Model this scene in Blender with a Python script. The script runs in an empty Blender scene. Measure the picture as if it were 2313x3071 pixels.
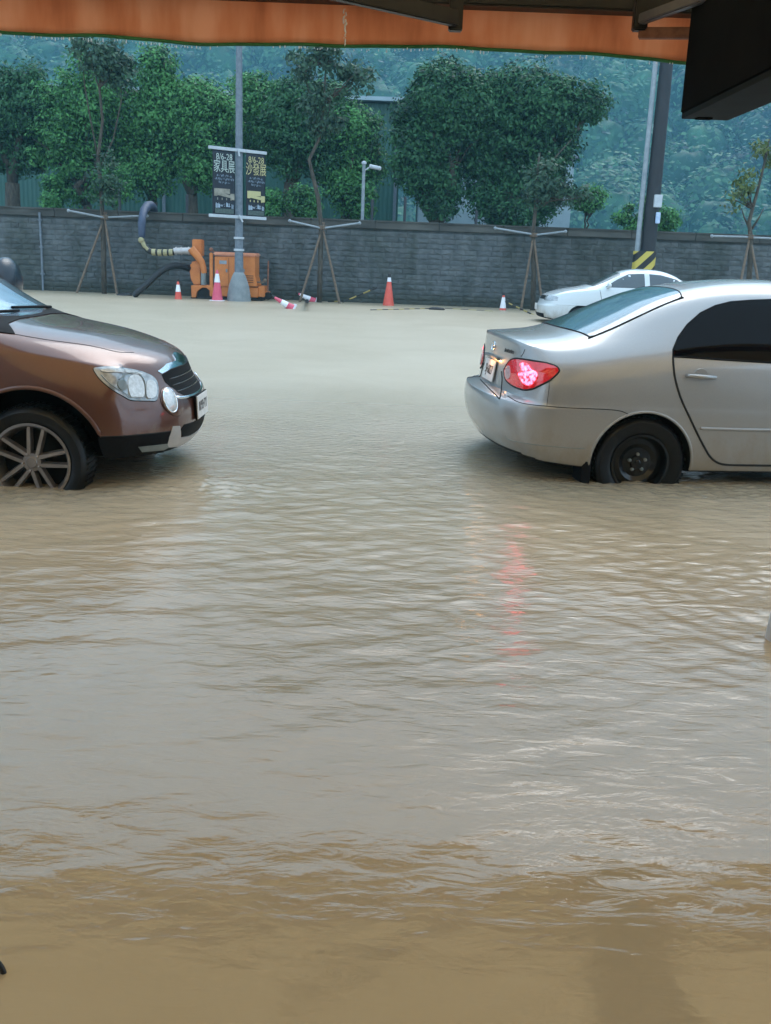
import bpy, bmesh, math, random
import numpy as np
from mathutils import Vector, Matrix, noise
from mathutils.bvhtree import BVHTree
random.seed(7); RNG = np.random.default_rng(7)
sc = bpy.context.scene
C = bpy.context.collection
rad = math.radians

# ------------------------------------------------------------------ camera
F, PITCH, ROLL, CAMH = 2985.0, rad(14.4), rad(2.2), 1.42
PW, PH = 2313, 3071
cam_d = bpy.data.cameras.new('camera'); cam = bpy.data.objects.new('camera', cam_d); C.objects.link(cam)
cam_d.sensor_fit = 'VERTICAL'; cam_d.sensor_height = 36; cam_d.lens = 36 * F / PH
cam_d.clip_start = 0.05; cam_d.clip_end = 2000
_fw = Vector((0, math.cos(PITCH), -math.sin(PITCH))); _up0 = Vector((0, math.sin(PITCH), math.cos(PITCH)))
_rt = Vector((1, 0, 0)) * math.cos(ROLL) + _up0 * math.sin(ROLL)
_up = Vector((-1, 0, 0)) * math.sin(ROLL) + _up0 * math.cos(ROLL)
cam.matrix_world = Matrix(((_rt.x, _up.x, -_fw.x, 0), (_rt.y, _up.y, -_fw.y, 0), (_rt.z, _up.z, -_fw.z, CAMH), (0, 0, 0, 1)))
sc.camera = cam

# ------------------------------------------------------------------ world, sun, exposure
SUN_EL, SUN_ROT = rad(52), rad(20)
w = bpy.data.worlds.new("World"); sc.world = w; w.use_nodes = True
nt = w.node_tree; nt.nodes.clear()
sky = nt.nodes.new('ShaderNodeTexSky'); sky.sky_type = 'NISHITA'; sky.sun_disc = False
sky.sun_elevation = SUN_EL; sky.sun_rotation = SUN_ROT; sky.air_density = 1.5; sky.dust_density = 4
hs = nt.nodes.new('ShaderNodeHueSaturation'); hs.inputs['Saturation'].default_value = 0.35
mx = nt.nodes.new('ShaderNodeMix'); mx.data_type = 'RGBA'; mx.inputs[0].default_value = 0.72
mx.inputs[7].default_value = (5.95, 8.25, 10.5, 1)
bg = nt.nodes.new('ShaderNodeBackground'); bg.inputs[1].default_value = 0.11
wo = nt.nodes.new('ShaderNodeOutputWorld')
nt.links.new(sky.outputs[0], hs.inputs['Color']); nt.links.new(hs.outputs[0], mx.inputs[6])
nt.links.new(mx.outputs[2], bg.inputs[0]); nt.links.new(bg.outputs[0], wo.inputs[0])
sd = bpy.data.lights.new('sun', 'SUN'); sd.energy = 0.7; sd.angle = rad(40); sd.color = (1, 0.99, 0.96)
so = bpy.data.objects.new('sun', sd); C.objects.link(so)
sdir = Vector((math.sin(SUN_ROT) * math.cos(SUN_EL), math.cos(SUN_ROT) * math.cos(SUN_EL), math.sin(SUN_EL)))
so.rotation_euler = sdir.to_track_quat('Z', 'Y').to_euler()
sc.view_settings.view_transform = 'Standard'; sc.view_settings.look = 'None'
sc.view_settings.exposure = 1.38; sc.view_settings.gamma = 1.0
sc.cycles.use_denoising = True
sc.cycles.max_bounces = 8; sc.cycles.volume_bounces = 1; sc.cycles.volume_step_rate = 4
sc.cycles.sample_clamp_indirect = 4

# ------------------------------------------------------------------ helpers
def ray(x, y):
    u, v = x - PW / 2, y - PH / 2
    return (_fw * F + _rt * u - _up * v)
def at(x, y, Y):
    "the point at forward distance Y seen at photograph pixel x, y"
    d = ray(x, y); t = Y / d.y
    return Vector((d.x * t, Y, CAMH + d.z * t))
def onwater(x, y, z=0.0):
    d = ray(x, y); t = (z - CAMH) / d.z
    return Vector((d.x * t, d.y * t, z))

class MB:
    def __init__(s): s.v = []; s.f = []; s.m = []
    def add(s, vs, fs, mi=0):
        o = len(s.v); s.v += [tuple(p) for p in vs]; s.f += [tuple(i + o for i in f) for f in fs]; s.m += [mi] * len(fs)
        return s
    def box(s, c, size, rot=None, mi=0, taper=1.0):
        x, y, z = [a / 2 for a in size]
        vs = [Vector((sx * x * (taper if sz > 0 else 1), sy * y * (taper if sz > 0 else 1), sz * z)) for sx in (-1, 1) for sy in (-1, 1) for sz in (-1, 1)]
        if rot is not None: vs = [rot @ p for p in vs]
        c = Vector(c)
        return s.add([p + c for p in vs], [(0, 1, 3, 2), (4, 6, 7, 5), (0, 4, 5, 1), (2, 3, 7, 6), (0, 2, 6, 4), (1, 5, 7, 3)], mi)
    def bar(s, a, b, wd, ht, mi=0):
        "box from a to b"
        a, b = Vector(a), Vector(b); d = b - a
        q = d.to_track_quat('X', 'Z').to_matrix()
        return s.box((a + b) / 2, (d.length, wd, ht), q, mi)
    def tube(s, path, r, n=8, caps=True, mi=0, closed=False):
        path = [Vector(p) for p in path]; L = len(path)
        rs = r if isinstance(r, (list, tuple)) else [r] * L
        base = len(s.v); prev = None; vs = []
        for i, p in enumerate(path):
            if closed: d = path[(i + 1) % L] - path[i - 1]
            else: d = path[min(i + 1, L - 1)] - path[max(i - 1, 0)]
            d.normalize()
            if prev is None:
                a = d.orthogonal().normalized()
            else:
                a = (prev - d * prev.dot(d))
                a = a.normalized() if a.length > 1e-6 else d.orthogonal().normalized()
            prev = a; b = d.cross(a)
            for k in range(n):
                t = 2 * math.pi * k / n
                vs.append(p + (a * math.cos(t) + b * math.sin(t)) * rs[i])
        fs = []
        for i in range(L if closed else L - 1):
            i2 = (i + 1) % L
            for k in range(n):
                fs.append((i * n + k, i * n + (k + 1) % n, i2 * n + (k + 1) % n, i2 * n + k))
        if caps and not closed:
            fs.append(tuple(reversed(range(n)))); fs.append(tuple((L - 1) * n + k for k in range(n)))
        return s.add(vs, fs, mi)
    def lathe(s, prof, n=24, c=(0, 0, 0), axis='Z', mi=0, close=True):
        "prof: list of (r, h)"
        vs = []
        for r, h in prof:
            for k in range(n):
                t = 2 * math.pi * k / n; a, b = r * math.cos(t), r * math.sin(t)
                p = {'Z': (a, b, h), 'Y': (a, h, b), 'X': (h, a, b)}[axis]
                vs.append((p[0] + c[0], p[1] + c[1], p[2] + c[2]))
        fs = [(i * n + k, i * n + (k + 1) % n, (i + 1) * n + (k + 1) % n, (i + 1) * n + k) for i in range(len(prof) - 1) for k in range(n)]
        if close:
            fs.append(tuple(range(n))); fs.append(tuple((len(prof) - 1) * n + k for k in range(n)))
        return s.add(vs, fs, mi)
    def ball(s, c, r, seg=10, rings=6, mi=0, sc3=(1, 1, 1)):
        c = Vector(c); vs = [c + Vector((0, 0, r * sc3[2]))]
        for i in range(1, rings):
            a = math.pi * i / rings
            for k in range(seg):
                t = 2 * math.pi * k / seg
                vs.append(c + Vector((r * math.sin(a) * math.cos(t) * sc3[0], r * math.sin(a) * math.sin(t) * sc3[1], r * math.cos(a) * sc3[2])))
        vs.append(c - Vector((0, 0, r * sc3[2]))); fs = []
        for k in range(seg):
            fs.append((0, 1 + k, 1 + (k + 1) % seg))
            for i in range(rings - 2):
                a = 1 + i * seg; fs.append((a + k, a + seg + k, a + seg + (k + 1) % seg, a + (k + 1) % seg))
            fs.append((1 + (rings - 2) * seg + k, len(vs) - 1, 1 + (rings - 2) * seg + (k + 1) % seg))
        return s.add(vs, fs, mi)
    def prism(s, pts, y0, y1, mi=0):
        "outline in x,z extruded along y"
        n = len(pts); vs = [(p[0], y0, p[1]) for p in pts] + [(p[0], y1, p[1]) for p in pts]
        fs = [tuple(range(n)), tuple(reversed(range(n, 2 * n)))] + [(i, i + n, (i + 1) % n + n, (i + 1) % n) for i in range(n)]
        return s.add(vs, fs, mi)
    def xform(s, M):
        s.v = [tuple(M @ Vector(p)) for p in s.v]; return s
    def mirror_y(s):
        o = MB(); o.add([(p[0], -p[1], p[2]) for p in s.v], [tuple(reversed(f)) for f in s.f]); o.m = list(s.m); return o
    def build(s, name, mats, parent=None, smooth=None, bevel=0):
        me = bpy.data.meshes.new(name); me.from_pydata(s.v, [], s.f)
        if not isinstance(mats, (list, tuple)): mats = [mats]
        for m in mats: me.materials.append(m)
        if any(s.m): me.polygons.foreach_set('material_index', s.m)
        bm = bmesh.new(); bm.from_mesh(me); bmesh.ops.recalc_face_normals(bm, faces=bm.faces); bm.to_mesh(me); bm.free()
        if bevel:
            bm = bmesh.new(); bm.from_mesh(me)
            bmesh.ops.bevel(bm, geom=[e for e in bm.edges if len(e.link_faces) == 2 and e.calc_face_angle(0) > 0.6], offset=bevel, segments=2, affect='EDGES', clamp_overlap=True)
            bm.to_mesh(me); bm.free()
        if smooth is not None:
            me.polygons.foreach_set('use_smooth', [True] * len(me.polygons))
            if smooth < 180: me.set_sharp_from_angle(angle=rad(smooth))
        me.update()
        o = bpy.data.objects.new(name, me); C.objects.link(o)
        if parent is not None: o.parent = parent
        return o

def tag(o, label=None, cat=None, group=None, kind=None):
    if label: o['label'] = label
    if cat: o['category'] = cat
    if group: o['group'] = group
    if kind: o['kind'] = kind
    return o
def thing(name, label, cat, loc=(0, 0, 0), rz=0, group=None):
    o = bpy.data.objects.new(name, None); C.objects.link(o); o.empty_display_size = 0.1
    o.location = loc; o.rotation_euler = (0, 0, rz)
    return tag(o, label, cat, group)
def copy_tree(o, parent=None):
    c = o.copy(); C.objects.link(c); c.parent = parent
    for ch in list(o.children): copy_tree(ch, c)
    return c

# ------------------------------------------------------------------ materials
def mat(name, col=(0.5, 0.5, 0.5), rough=0.5, metal=0.0, **k):
    m = bpy.data.materials.new(name); m.use_nodes = True
    b = m.node_tree.nodes['Principled BSDF']
    b.inputs['Base Color'].default_value = (*col, 1); b.inputs['Roughness'].default_value = rough; b.inputs['Metallic'].default_value = metal
    for kk, v in k.items():
        kk = kk.replace('_', ' ')
        b.inputs[kk].default_value = (*v, 1) if isinstance(v, tuple) else v
    return m
def N(m, t, **k):
    n = m.node_tree.nodes.new(t)
    for a, v in k.items(): setattr(n, a, v)
    return n
def L(m, a, b): m.node_tree.links.new(a, b)
def P(m): return m.node_tree.nodes['Principled BSDF']
def coords(m, scale=(1, 1, 1), kind='Object'):
    tc = N(m, 'ShaderNodeTexCoord'); mp = N(m, 'ShaderNodeMapping'); mp.inputs['Scale'].default_value = scale
    L(m, tc.outputs[kind], mp.inputs[0]); return mp.outputs[0]
def noise_tex(m, vec, scale, detail=4, rough=0.55, dist=0.0):
    n = N(m, 'ShaderNodeTexNoise'); n.inputs['Scale'].default_value = scale; n.inputs['Detail'].default_value = detail
    n.inputs['Roughness'].default_value = rough; n.inputs['Distortion'].default_value = dist
    L(m, vec, n.inputs['Vector']); return n.outputs['Fac']
def ramp(m, fac, stops):
    r = N(m, 'ShaderNodeValToRGB'); L(m, fac, r.inputs[0]); e = r.color_ramp.elements
    while len(e) < len(stops): e.new(0.5)
    for el, (p, c) in zip(e, stops): el.position = p; el.color = (*c, 1) if len(c) == 3 else c
    return r.outputs[0]
def bump(m, h, strength=0.3, dist=0.01, nrm=None):
    b = N(m, 'ShaderNodeBump'); b.inputs['Strength'].default_value = strength; b.inputs['Distance'].default_value = dist
    L(m, h, b.inputs['Height'])
    if nrm is not None: L(m, nrm, b.inputs['Normal'])
    return b.outputs[0]
def mottled(name, c1, c2, scale=6, rough=0.7, bumpS=0.3, bumpD=0.01, metal=0, stretch=(1, 1, 1), detail=6, **k):
    m = mat(name, c1, rough, metal, **k); v = coords(m, stretch); f = noise_tex(m, v, scale, detail)
    L(m, ramp(m, f, [(0.3, c1), (0.7, c2)]), P(m).inputs['Base Color'])
    if bumpS: L(m, bump(m, f, bumpS, bumpD), P(m).inputs['Normal'])
    return m

def paint(name, col, metal=0.6, rough=0.38):
    m = mat(name, col, rough, metal); b = P(m)
    b.inputs['Coat Weight'].default_value = 1.0; b.inputs['Coat Roughness'].default_value = 0.06
    v = coords(m); f = noise_tex(m, v, 420, 1)           # metallic flake
    g = noise_tex(m, coords(m, (1, 1, 2.2)), 3.0, 5)      # film of dirt and rain
    mr = N(m, 'ShaderNodeMapRange'); mr.inputs[3].default_value = rough - 0.06; mr.inputs[4].default_value = rough + 0.12
    L(m, g, mr.inputs[0]); L(m, mr.outputs[0], b.inputs['Roughness'])
    d = ramp(m, f, [(0.25, tuple(c * 0.86 for c in col)), (0.75, tuple(min(1, c * 1.12) for c in col))])
    # silt film left by the flood, low on the panels
    spz = N(m, 'ShaderNodeSeparateXYZ'); L(m, v, spz.inputs[0]); q = N(m, 'ShaderNodeMapRange'); q.inputs[1].default_value = .04; q.inputs[2].default_value = .42; q.inputs[3].default_value = .75; q.inputs[4].default_value = -.25; L(m, spz.outputs['Z'], q.inputs[0])
    sn = noise_tex(m, coords(m, (1, 1, .5)), 7, 6, .7); ad = N(m, 'ShaderNodeMath', operation='ADD'); L(m, q.outputs[0], ad.inputs[0]); q2 = N(m, 'ShaderNodeMapRange'); q2.inputs[1].default_value = .3; q2.inputs[2].default_value = .7; q2.inputs[3].default_value = -.3; q2.inputs[4].default_value = .35; L(m, sn, q2.inputs[0]); L(m, q2.outputs[0], ad.inputs[1]); ad.use_clamp = True
    mm = N(m, 'ShaderNodeMix', data_type='RGBA'); L(m, ad.outputs[0], mm.inputs[0]); L(m, d, mm.inputs[6]); mm.inputs[7].default_value = (.26, .21, .145, 1); L(m, mm.outputs[2], b.inputs['Base Color'])
    im = N(m, 'ShaderNodeMath', operation='MULTIPLY_ADD'); L(m, ad.outputs[0], im.inputs[0]); im.inputs[1].default_value = -metal; im.inputs[2].default_value = metal; L(m, im.outputs[0], b.inputs['Metallic'])
    vo = N(m, 'ShaderNodeTexVoronoi'); vo.inputs['Scale'].default_value = 70; L(m, v, vo.inputs['Vector'])
    rr = N(m, 'ShaderNodeMapRange'); rr.inputs[1].default_value = 0.0; rr.inputs[2].default_value = 0.28; rr.inputs[3].default_value = 1; rr.inputs[4].default_value = 0
    L(m, vo.outputs['Distance'], rr.inputs[0])
    L(m, bump(m, rr.outputs[0], 0.12, 0.002), b.inputs['Coat Normal'])
    return m

M = {}
M['silver'] = paint('silver_beige_paint', (0.35, 0.345, 0.345), 0.45, 0.36)
M['bronze'] = paint('bronze_paint', (0.125, 0.047, 0.030), 0.45, 0.34)
M['white_paint'] = paint('white_car_paint', (0.56, 0.59, 0.60), 0.0, 0.4)
M['well'] = mat('wheel_well', (0.008, 0.008, 0.009), 0.9)
M['rubber'] = mottled('tyre_rubber', (0.004, 0.004, 0.0045), (0.008, 0.008, 0.009), 30, 0.4, 0.3, 0.003, Specular_IOR_Level=.3)
M['black_plastic'] = mottled('black_plastic', (0.004, 0.004, 0.005), (0.008, 0.008, 0.010), 60, 0.7, 0.15, 0.001, Specular_IOR_Level=.15)
M['gloss_black'] = mat('gloss_black', (0.006, 0.006, 0.008), 0.12)
M['seam'] = mat('panel_gap', (0.012, 0.012, 0.012), 0.8)
M['chrome'] = mat('chrome', (0.8, 0.82, 0.85), 0.12, 1.0)
M['alloy'] = mottled('alloy_wheel', (0.24, 0.215, 0.21), (0.34, 0.31, 0.30), 12, 0.3, 0.05, 0.001, 0.7)
M['steel_black'] = mat('black_steel_wheel', (0.004, 0.004, 0.0045), 0.25, 0.0)
M['tint'] = mat('tinted_glass', (0.002, 0.002, 0.003), 0.04, 0, Specular_IOR_Level=0.12)
def wet_glass(name, col, rough=0.1):
    m = mat(name, col, rough); v = coords(m, (1, 1, 1))
    f = noise_tex(m, v, 5, 4); L(m, ramp(m, f, [(0.3, tuple(c * 0.8 for c in col)), (0.7, tuple(c * 1.15 for c in col))]), P(m).inputs['Base Color'])
    g = noise_tex(m, coords(m, (30, 30, 30)), 3, 3); L(m, bump(m, g, 0.08, 0.003), P(m).inputs['Normal'])
    P(m).inputs['Coat Weight'].default_value = 1; P(m).inputs['Coat Roughness'].default_value = 0.03
    return m
M['rear_glass'] = wet_glass('wet_rear_glass', (0.12, 0.185, 0.225))  # base colour takes in the pale sky this wet pane reflects
M['windscreen'] = wet_glass('sky_pale_windscreen', (0.34, 0.45, 0.56))  # sky reflection is put into the pale blue base colour
M['far_glass'] = wet_glass('far_car_glass', (0.02, 0.035, 0.045), .3)
M['white_plastic'] = mottled('white_plastic', (0.40, 0.44, 0.48), (0.5, 0.54, 0.57), 8, 0.5, 0.05, 0.001)
M['silver_plastic'] = mottled('silver_plastic', (0.42, 0.40, 0.40), (0.5, 0.48, 0.47), 8, 0.4, 0.05, 0.001, 0.3)
M['dull_white'] = mottled('weathered_white', (0.20, 0.24, 0.27), (0.29, 0.33, 0.36), 8, 0.6, 0.05, 0.001)
M['galv'] = mottled('galvanised_steel', (0.10, 0.13, 0.16), (0.17, 0.20, 0.235), 10, 0.6, 0.1, 0.002, 0.0)
M['concrete'] = mottled('concrete', (0.17, 0.19, 0.20), (0.26, 0.28, 0.28), 5, 0.85, 0.4, 0.01)
M['orange_metal'] = mottled('orange_machine_paint', (0.50, 0.15, 0.035), (0.62, 0.21, 0.05), 5, 0.5, 0.1, 0.003)
M['orange_lid'] = mottled('orange_lid_paint', (0.62, 0.24, 0.13), (0.7, 0.32, 0.2), 5, 0.5, 0.1, 0.003)
M['rust'] = mottled('rusty_steel', (0.16, 0.06, 0.035), (0.28, 0.12, 0.07), 20, 0.8, 0.3, 0.005)
M['grey_metal'] = mottled('grey_metal', (0.16, 0.19, 0.19), (0.24, 0.27, 0.27), 10, 0.5, 0.1, 0.003, 0.2)
M['black_hose'] = mat('black_hose', (0.012, 0.012, 0.014), 0.5)
M['blue_hose'] = mottled('blue_flat_hose', (0.03, 0.045, 0.085), (0.05, 0.07, 0.12), 8, 0.6, 0.2, 0.01)
M['cone_red'] = mottled('cone_red', (0.62, 0.075, 0.05), (0.72, 0.13, 0.09), 6, 0.55, 0.05, 0.002)
M['cone_pink'] = mottled('cone_faded_pink', (0.62, 0.07, 0.13), (0.68, 0.12, 0.18), 6, 0.55, 0.05, 0.002)
M['cone_white'] = mottled('cone_reflective_band', (0.72, 0.72, 0.75), (0.85, 0.85, 0.87), 12, 0.5, 0.05, 0.002)
M['yellow'] = mottled('yellow_paint', (0.26, 0.20, 0.05), (0.36, 0.28, 0.09), 8, 0.6, 0.05, 0.002)
M['black_paint'] = mat('black_paint', (0.012, 0.012, 0.014), 0.6)
M['bamboo'] = mottled('weathered_wooden_stake', (0.11, 0.08, 0.06), (0.20, 0.145, 0.10), 14, 0.85, 0.3, 0.005)
M['bark'] = mottled('bark', (0.035, 0.03, 0.025), (0.10, 0.085, 0.065), 12, 0.95, 0.8, 0.03, 0, (1, 1, 0.35))
M['pole_dark'] = mottled('dark_pole_paint', (0.008, 0.009, 0.013), (0.018, 0.02, 0.026), 6, 0.6, 0.1, 0.003, 0, (1, 1, 0.3))

def leafmat(name, dark, light, sss=0.25, nsc=0.8):
    m = mat(name, dark, 0.5, Specular_IOR_Level=.22); b = P(m)
    g = N(m, 'ShaderNodeNewGeometry'); n = noise_tex(m, coords(m), nsc, 3)
    ad = N(m, 'ShaderNodeMath', operation='MULTIPLY_ADD'); L(m, g.outputs['Random Per Island'], ad.inputs[0]); ad.inputs[1].default_value = 0.45
    L(m, n, ad.inputs[2])
    col = ramp(m, ad.outputs[0], [(0.45, dark), (0.86, light)])
    L(m, col, b.inputs['Base Color'])
    tr = N(m, 'ShaderNodeBsdfTranslucent'); L(m, col, tr.inputs[0])
    ms = N(m, 'ShaderNodeMixShader'); ms.inputs[0].default_value = sss
    L(m, b.outputs[0], ms.inputs[1]); L(m, tr.outputs[0], ms.inputs[2])
    L(m, ms.outputs[0], m.node_tree.nodes['Material Output'].inputs[0])
    return m
M['leaf_deep'] = leafmat('ficus_leaves', (0.005, 0.022, 0.016), (0.05, 0.155, 0.06))
M['leaf_mid'] = leafmat('camphor_leaves', (0.006, 0.032, 0.02), (0.10, 0.29, 0.085))
M['leaf_thin'] = leafmat('sapling_leaves', (0.02, 0.05, 0.04), (0.06, 0.12, 0.07))
M['leaf_yellow'] = leafmat('yellowing_leaves', (0.04, 0.08, 0.03), (0.13, 0.17, 0.05))
M['forest'] = leafmat('forest_foliage', (0.004, 0.024, 0.026), (0.075, 0.20, 0.08), 0.2, 0.04)
M['hill'] = mottled('hill_undergrowth', (0.01, 0.025, 0.02), (0.02, 0.05, 0.03), 0.3, 0.9, 0.5, 0.3)

# ================================================================== SETTING
# ------------------------------------------------------------------ water
def SH(t): return 2 * (0.5 + 0.5 * np.sin(t)) ** 1.7 - .85
def wave_h(X, Y):
    h = np.zeros_like(X)
    g = np.random.default_rng(11)
    hs_ = np.zeros_like(X)
    for i in range(64):
        lam = 0.06 * (1.05 ** i) ; ang = g.normal(1.5708, 0.95 if lam < .25 else .6); k = 2 * math.pi / lam
        ph = g.uniform(0, 6.28); cxm, cym = g.uniform(-3, 3), g.uniform(0, 9)
        env = 0.5 + 0.5 * np.sin(X * g.uniform(.5, 1.6) + g.uniform(0, 6)) * np.sin(Y * g.uniform(.5, 1.6) + g.uniform(0, 6))
        warp = 0.5 * np.sin(X * 1.7 + ph) + 0.5 * np.sin(Y * 1.5 + ph * 2) + .4 * np.sin(X * 3.9 + Y * 2.7 + ph)
        tgt = hs_ if lam < .3 else h; tgt += env * (0.0029 if lam < .3 else 0.0028 * (.3 / lam) ** 1.35) * lam * SH(k * (np.cos(ang) * X + np.sin(ang) * Y) + ph + 2.2 * warp)
    for (cx, cy, rr_, k_) in ((-2.1, 5.75, .5, 1.0), (1.7, 6.45, .45, 1.0), (-1.2, 6.0, .5, .8), (1.0, 6.5, .4, .6), (2.4, 6.5, .6, .6), (2.2, 4.4, .7, .5)):
        en = np.exp(-(((X - cx) / rr_) ** 2 + ((Y - cy) / (rr_ * .6)) ** 2))
        for i in range(9):
            lam = g.uniform(.055, .13); ang = g.uniform(0, 3.14); h += k_ * en * .0019 * SH(2 * math.pi / lam * (np.cos(ang) * X + np.sin(ang) * Y) + g.uniform(0, 6) + 1.5 * np.sin(X * 7 + i))
    # rings spreading from the wheels and bumpers of the two cars
    for (cx, cy, a, lam, rmax) in ((1.9, 6.2, .0010, .21, 2.6), (-1.7, 5.6, .0010, .19, 2.2), (0.9, 6.6, .0007, .17, 1.8), (-1.2, 6.2, .0008, .15, 1.8), (2.3, 4.1, .0016, .13, 1.7)):
        r = np.hypot((X - cx), (Y - cy) * 1.15)
        rr = r + 0.12 * np.sin(3 * np.arctan2(Y - cy, X - cx) + cx)
        h += a * np.exp(-((r - rmax * .45) / (rmax * .4)) ** 2) * np.sin(2 * math.pi * rr / lam)
    hs_ *= np.clip((Y - 0.9) / 2.6, .35, 1) * np.clip(1.35 - (Y - 5.0) / 3.2, 0.08, 1)
    calm = np.clip((Y - 0.9) / 3.4, 0.2, 1) * np.clip(1.35 - (Y - 5.0) / 3.2, 0.08, 1)
    return h * calm + hs_
def strip_grid(xs, ys):
    X, Y = np.meshgrid(xs, ys); Z = wave_h(X, Y)
    nx, ny = len(xs), len(ys)
    # fade to flat at the border, so the sheets meet
    e = np.minimum.reduce([(X - xs[0]) / .4, (xs[-1] - X) / .4, (Y - ys[0]) / .4, (ys[-1] - Y) / 4.5]); Z *= np.clip(e, 0, 1)
    v = np.stack([X.ravel(), Y.ravel(), Z.ravel()], 1)
    i = np.arange((nx - 1) * (ny - 1)); r = i // (nx - 1); c = i % (nx - 1); a = r * nx + c
    f = np.stack([a, a + 1, a + nx + 1, a + nx], 1)
    return v, f
def npmesh(name, v, f, m, smooth=True):
    me = bpy.data.meshes.new(name); me.vertices.add(len(v)); me.vertices.foreach_set('co', v.astype(np.float32).ravel())
    k = f.shape[1]; me.loops.add(len(f) * k); me.loops.foreach_set('vertex_index', f.astype(np.int32).ravel())
    me.polygons.add(len(f)); me.polygons.foreach_set('loop_start', np.arange(0, len(f) * k, k, dtype=np.int32))
    me.polygons.foreach_set('loop_total', np.full(len(f), k, dtype=np.int32))
    if smooth: me.polygons.foreach_set('use_smooth', np.ones(len(f), dtype=bool))
    me.materials.append(m); me.update(calc_edges=True); me.validate()
    o = bpy.data.objects.new(name, me); C.objects.link(o); return o

m = mat('muddy_flood_water', (0.2, 0.15, 0.09), 0.08); b = P(m); b.inputs['IOR'].default_value = 1.6
v = coords(m); mud = noise_tex(m, v, 0.55, 5, 0.6, 0.6)
L(m, ramp(m, mud, [(0.3, (0.335, 0.27, 0.18)), (0.7, (0.40, 0.33, 0.235))]), b.inputs['Base Color'])
sp = N(m, 'ShaderNodeSeparateXYZ'); L(m, v, sp.inputs[0])
mr = N(m, 'ShaderNodeMapRange'); mr.inputs[1].default_value = 6.5; mr.inputs[2].default_value = 12; mr.inputs[3].default_value = 0.05; mr.inputs[4].default_value = 0.42
L(m, sp.outputs['Y'], mr.inputs[0]); L(m, mr.outputs[0], b.inputs['Roughness'])
f1 = noise_tex(m, coords(m, (0.5, 1.4, 1)), 12, 4, 0.55, 0.6); f2 = noise_tex(m, coords(m, (0.8, 1.3, 1)), 38, 2)
def by_y(pts):
    fc = N(m, 'ShaderNodeFloatCurve'); q = N(m, 'ShaderNodeMapRange'); q.inputs[2].default_value = 20.0; L(m, sp.outputs['Y'], q.inputs[0])
    r_ = ramp(m, q.outputs[0], [(y_ / 20.0, (s_, s_, s_)) for y_, s_ in pts]); m.node_tree.nodes.remove(fc); return r_
def bnode(h, st, dist, nrm=None):
    o_ = bump(m, h, 1.0, dist, nrm); L(m, st, o_.node.inputs['Strength']); return o_
# rain roughens the open road; the strip under the awning lies calmer
f3 = noise_tex(m, coords(m, (0.6, 1.2, 1)), 22, 3, 0.6)
b1 = bnode(f1, by_y([(1.6, .07), (2.6, .18), (4.2, .42), (8, .3), (16, .25)]), 0.018)
b2 = bnode(f2, by_y([(1.6, .02), (3.0, .10), (5, .2), (12, .25)]), 0.006, b1)
b3 = bnode(f3, by_y([(5.5, 0), (8.0, .55), (12, .5)]), 0.03, b2); L(m, b3, b.inputs['Normal'])
b.inputs['Subsurface Weight'].default_value = 0.0
M['water'] = m
vn, fn = strip_grid(np.arange(-3.6, 4.21, 0.022), np.concatenate([np.arange(0.6, 7.2, 0.018), np.arange(7.2, 13, 0.05)]))
o_w = npmesh('water', vn, fn, M['water'])
bm = bmesh.new(); bm.from_mesh(o_w.data)
x0, x1, y0, y1 = -3.6, float(np.arange(-3.6, 4.21, 0.022)[-1]), 0.6, float(np.arange(7.2, 13, 0.05)[-1])
def quad(bm, x0, x1, y0, y1, z=0):
    bm.faces.new([bm.verts.new(p) for p in ((x0, y0, z), (x1, y0, z), (x1, y1, z), (x0, y1, z))])
quad(bm, -70, x0, -2.4, 33); quad(bm, x1, 70, -2.4, 33); quad(bm, x0, x1, -2.4, y0); quad(bm, x0, x1, y1, 33)
bm.to_mesh(o_w.data); bm.free(); tag(o_w, kind='structure')

m = mottled('wet_asphalt', (0.035, 0.035, 0.035), (0.06, 0.06, 0.058), 3, 0.8, 0.3, 0.01)
g = MB().add([(-900, -300, -.18), (900, -300, -.18), (900, 1500, -.18), (-900, 1500, -.18)], [(0, 1, 2, 3)]).build('ground', m); tag(g, kind='structure')

# ------------------------------------------------------------------ block wall
m = mottled('split_face_block', (0.068, 0.077, 0.081), (0.12, 0.133, 0.138), 3.5, 0.85, 0.9, 0.03)
g_ = N(m, 'ShaderNodeNewGeometry'); mixn = N(m, 'ShaderNodeMix', data_type='RGBA', blend_type='MULTIPLY'); mixn.inputs[0].default_value = 1
lk = P(m).inputs['Base Color'].links[0].from_socket
L(m, lk, mixn.inputs[6]); L(m, ramp(m, g_.outputs['Random Per Island'], [(0, (0.86, 0.87, 0.88)), (1, (1.1, 1.1, 1.09))]), mixn.inputs[7]); st_ = N(m, 'ShaderNodeMix', data_type='RGBA', blend_type='MULTIPLY'); st_.inputs[0].default_value = 1; L(m, mixn.outputs[2], st_.inputs[6])
stn = noise_tex(m, coords(m, (1, 1, .22)), 1.1, 6, .65, .3); L(m, ramp(m, stn, [(.38, (.55, .58, .52)), (.6, (1, 1, 1))]), st_.inputs[7]); tz_ = N(m, 'ShaderNodeSeparateXYZ'); L(m, coords(m), tz_.inputs[0]); tq = N(m, 'ShaderNodeMath', operation='MULTIPLY_ADD'); L(m, stn, tq.inputs[0]); tq.inputs[1].default_value = -.55; L(m, tz_.outputs['Z'], tq.inputs[2])
tr_ = N(m, 'ShaderNodeMapRange'); tr_.inputs[1].default_value = -.12; tr_.inputs[2].default_value = .12; tr_.inputs[3].default_value = .8; tr_.inputs[4].default_value = 0; L(m, tq.outputs[0], tr_.inputs[0])
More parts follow.
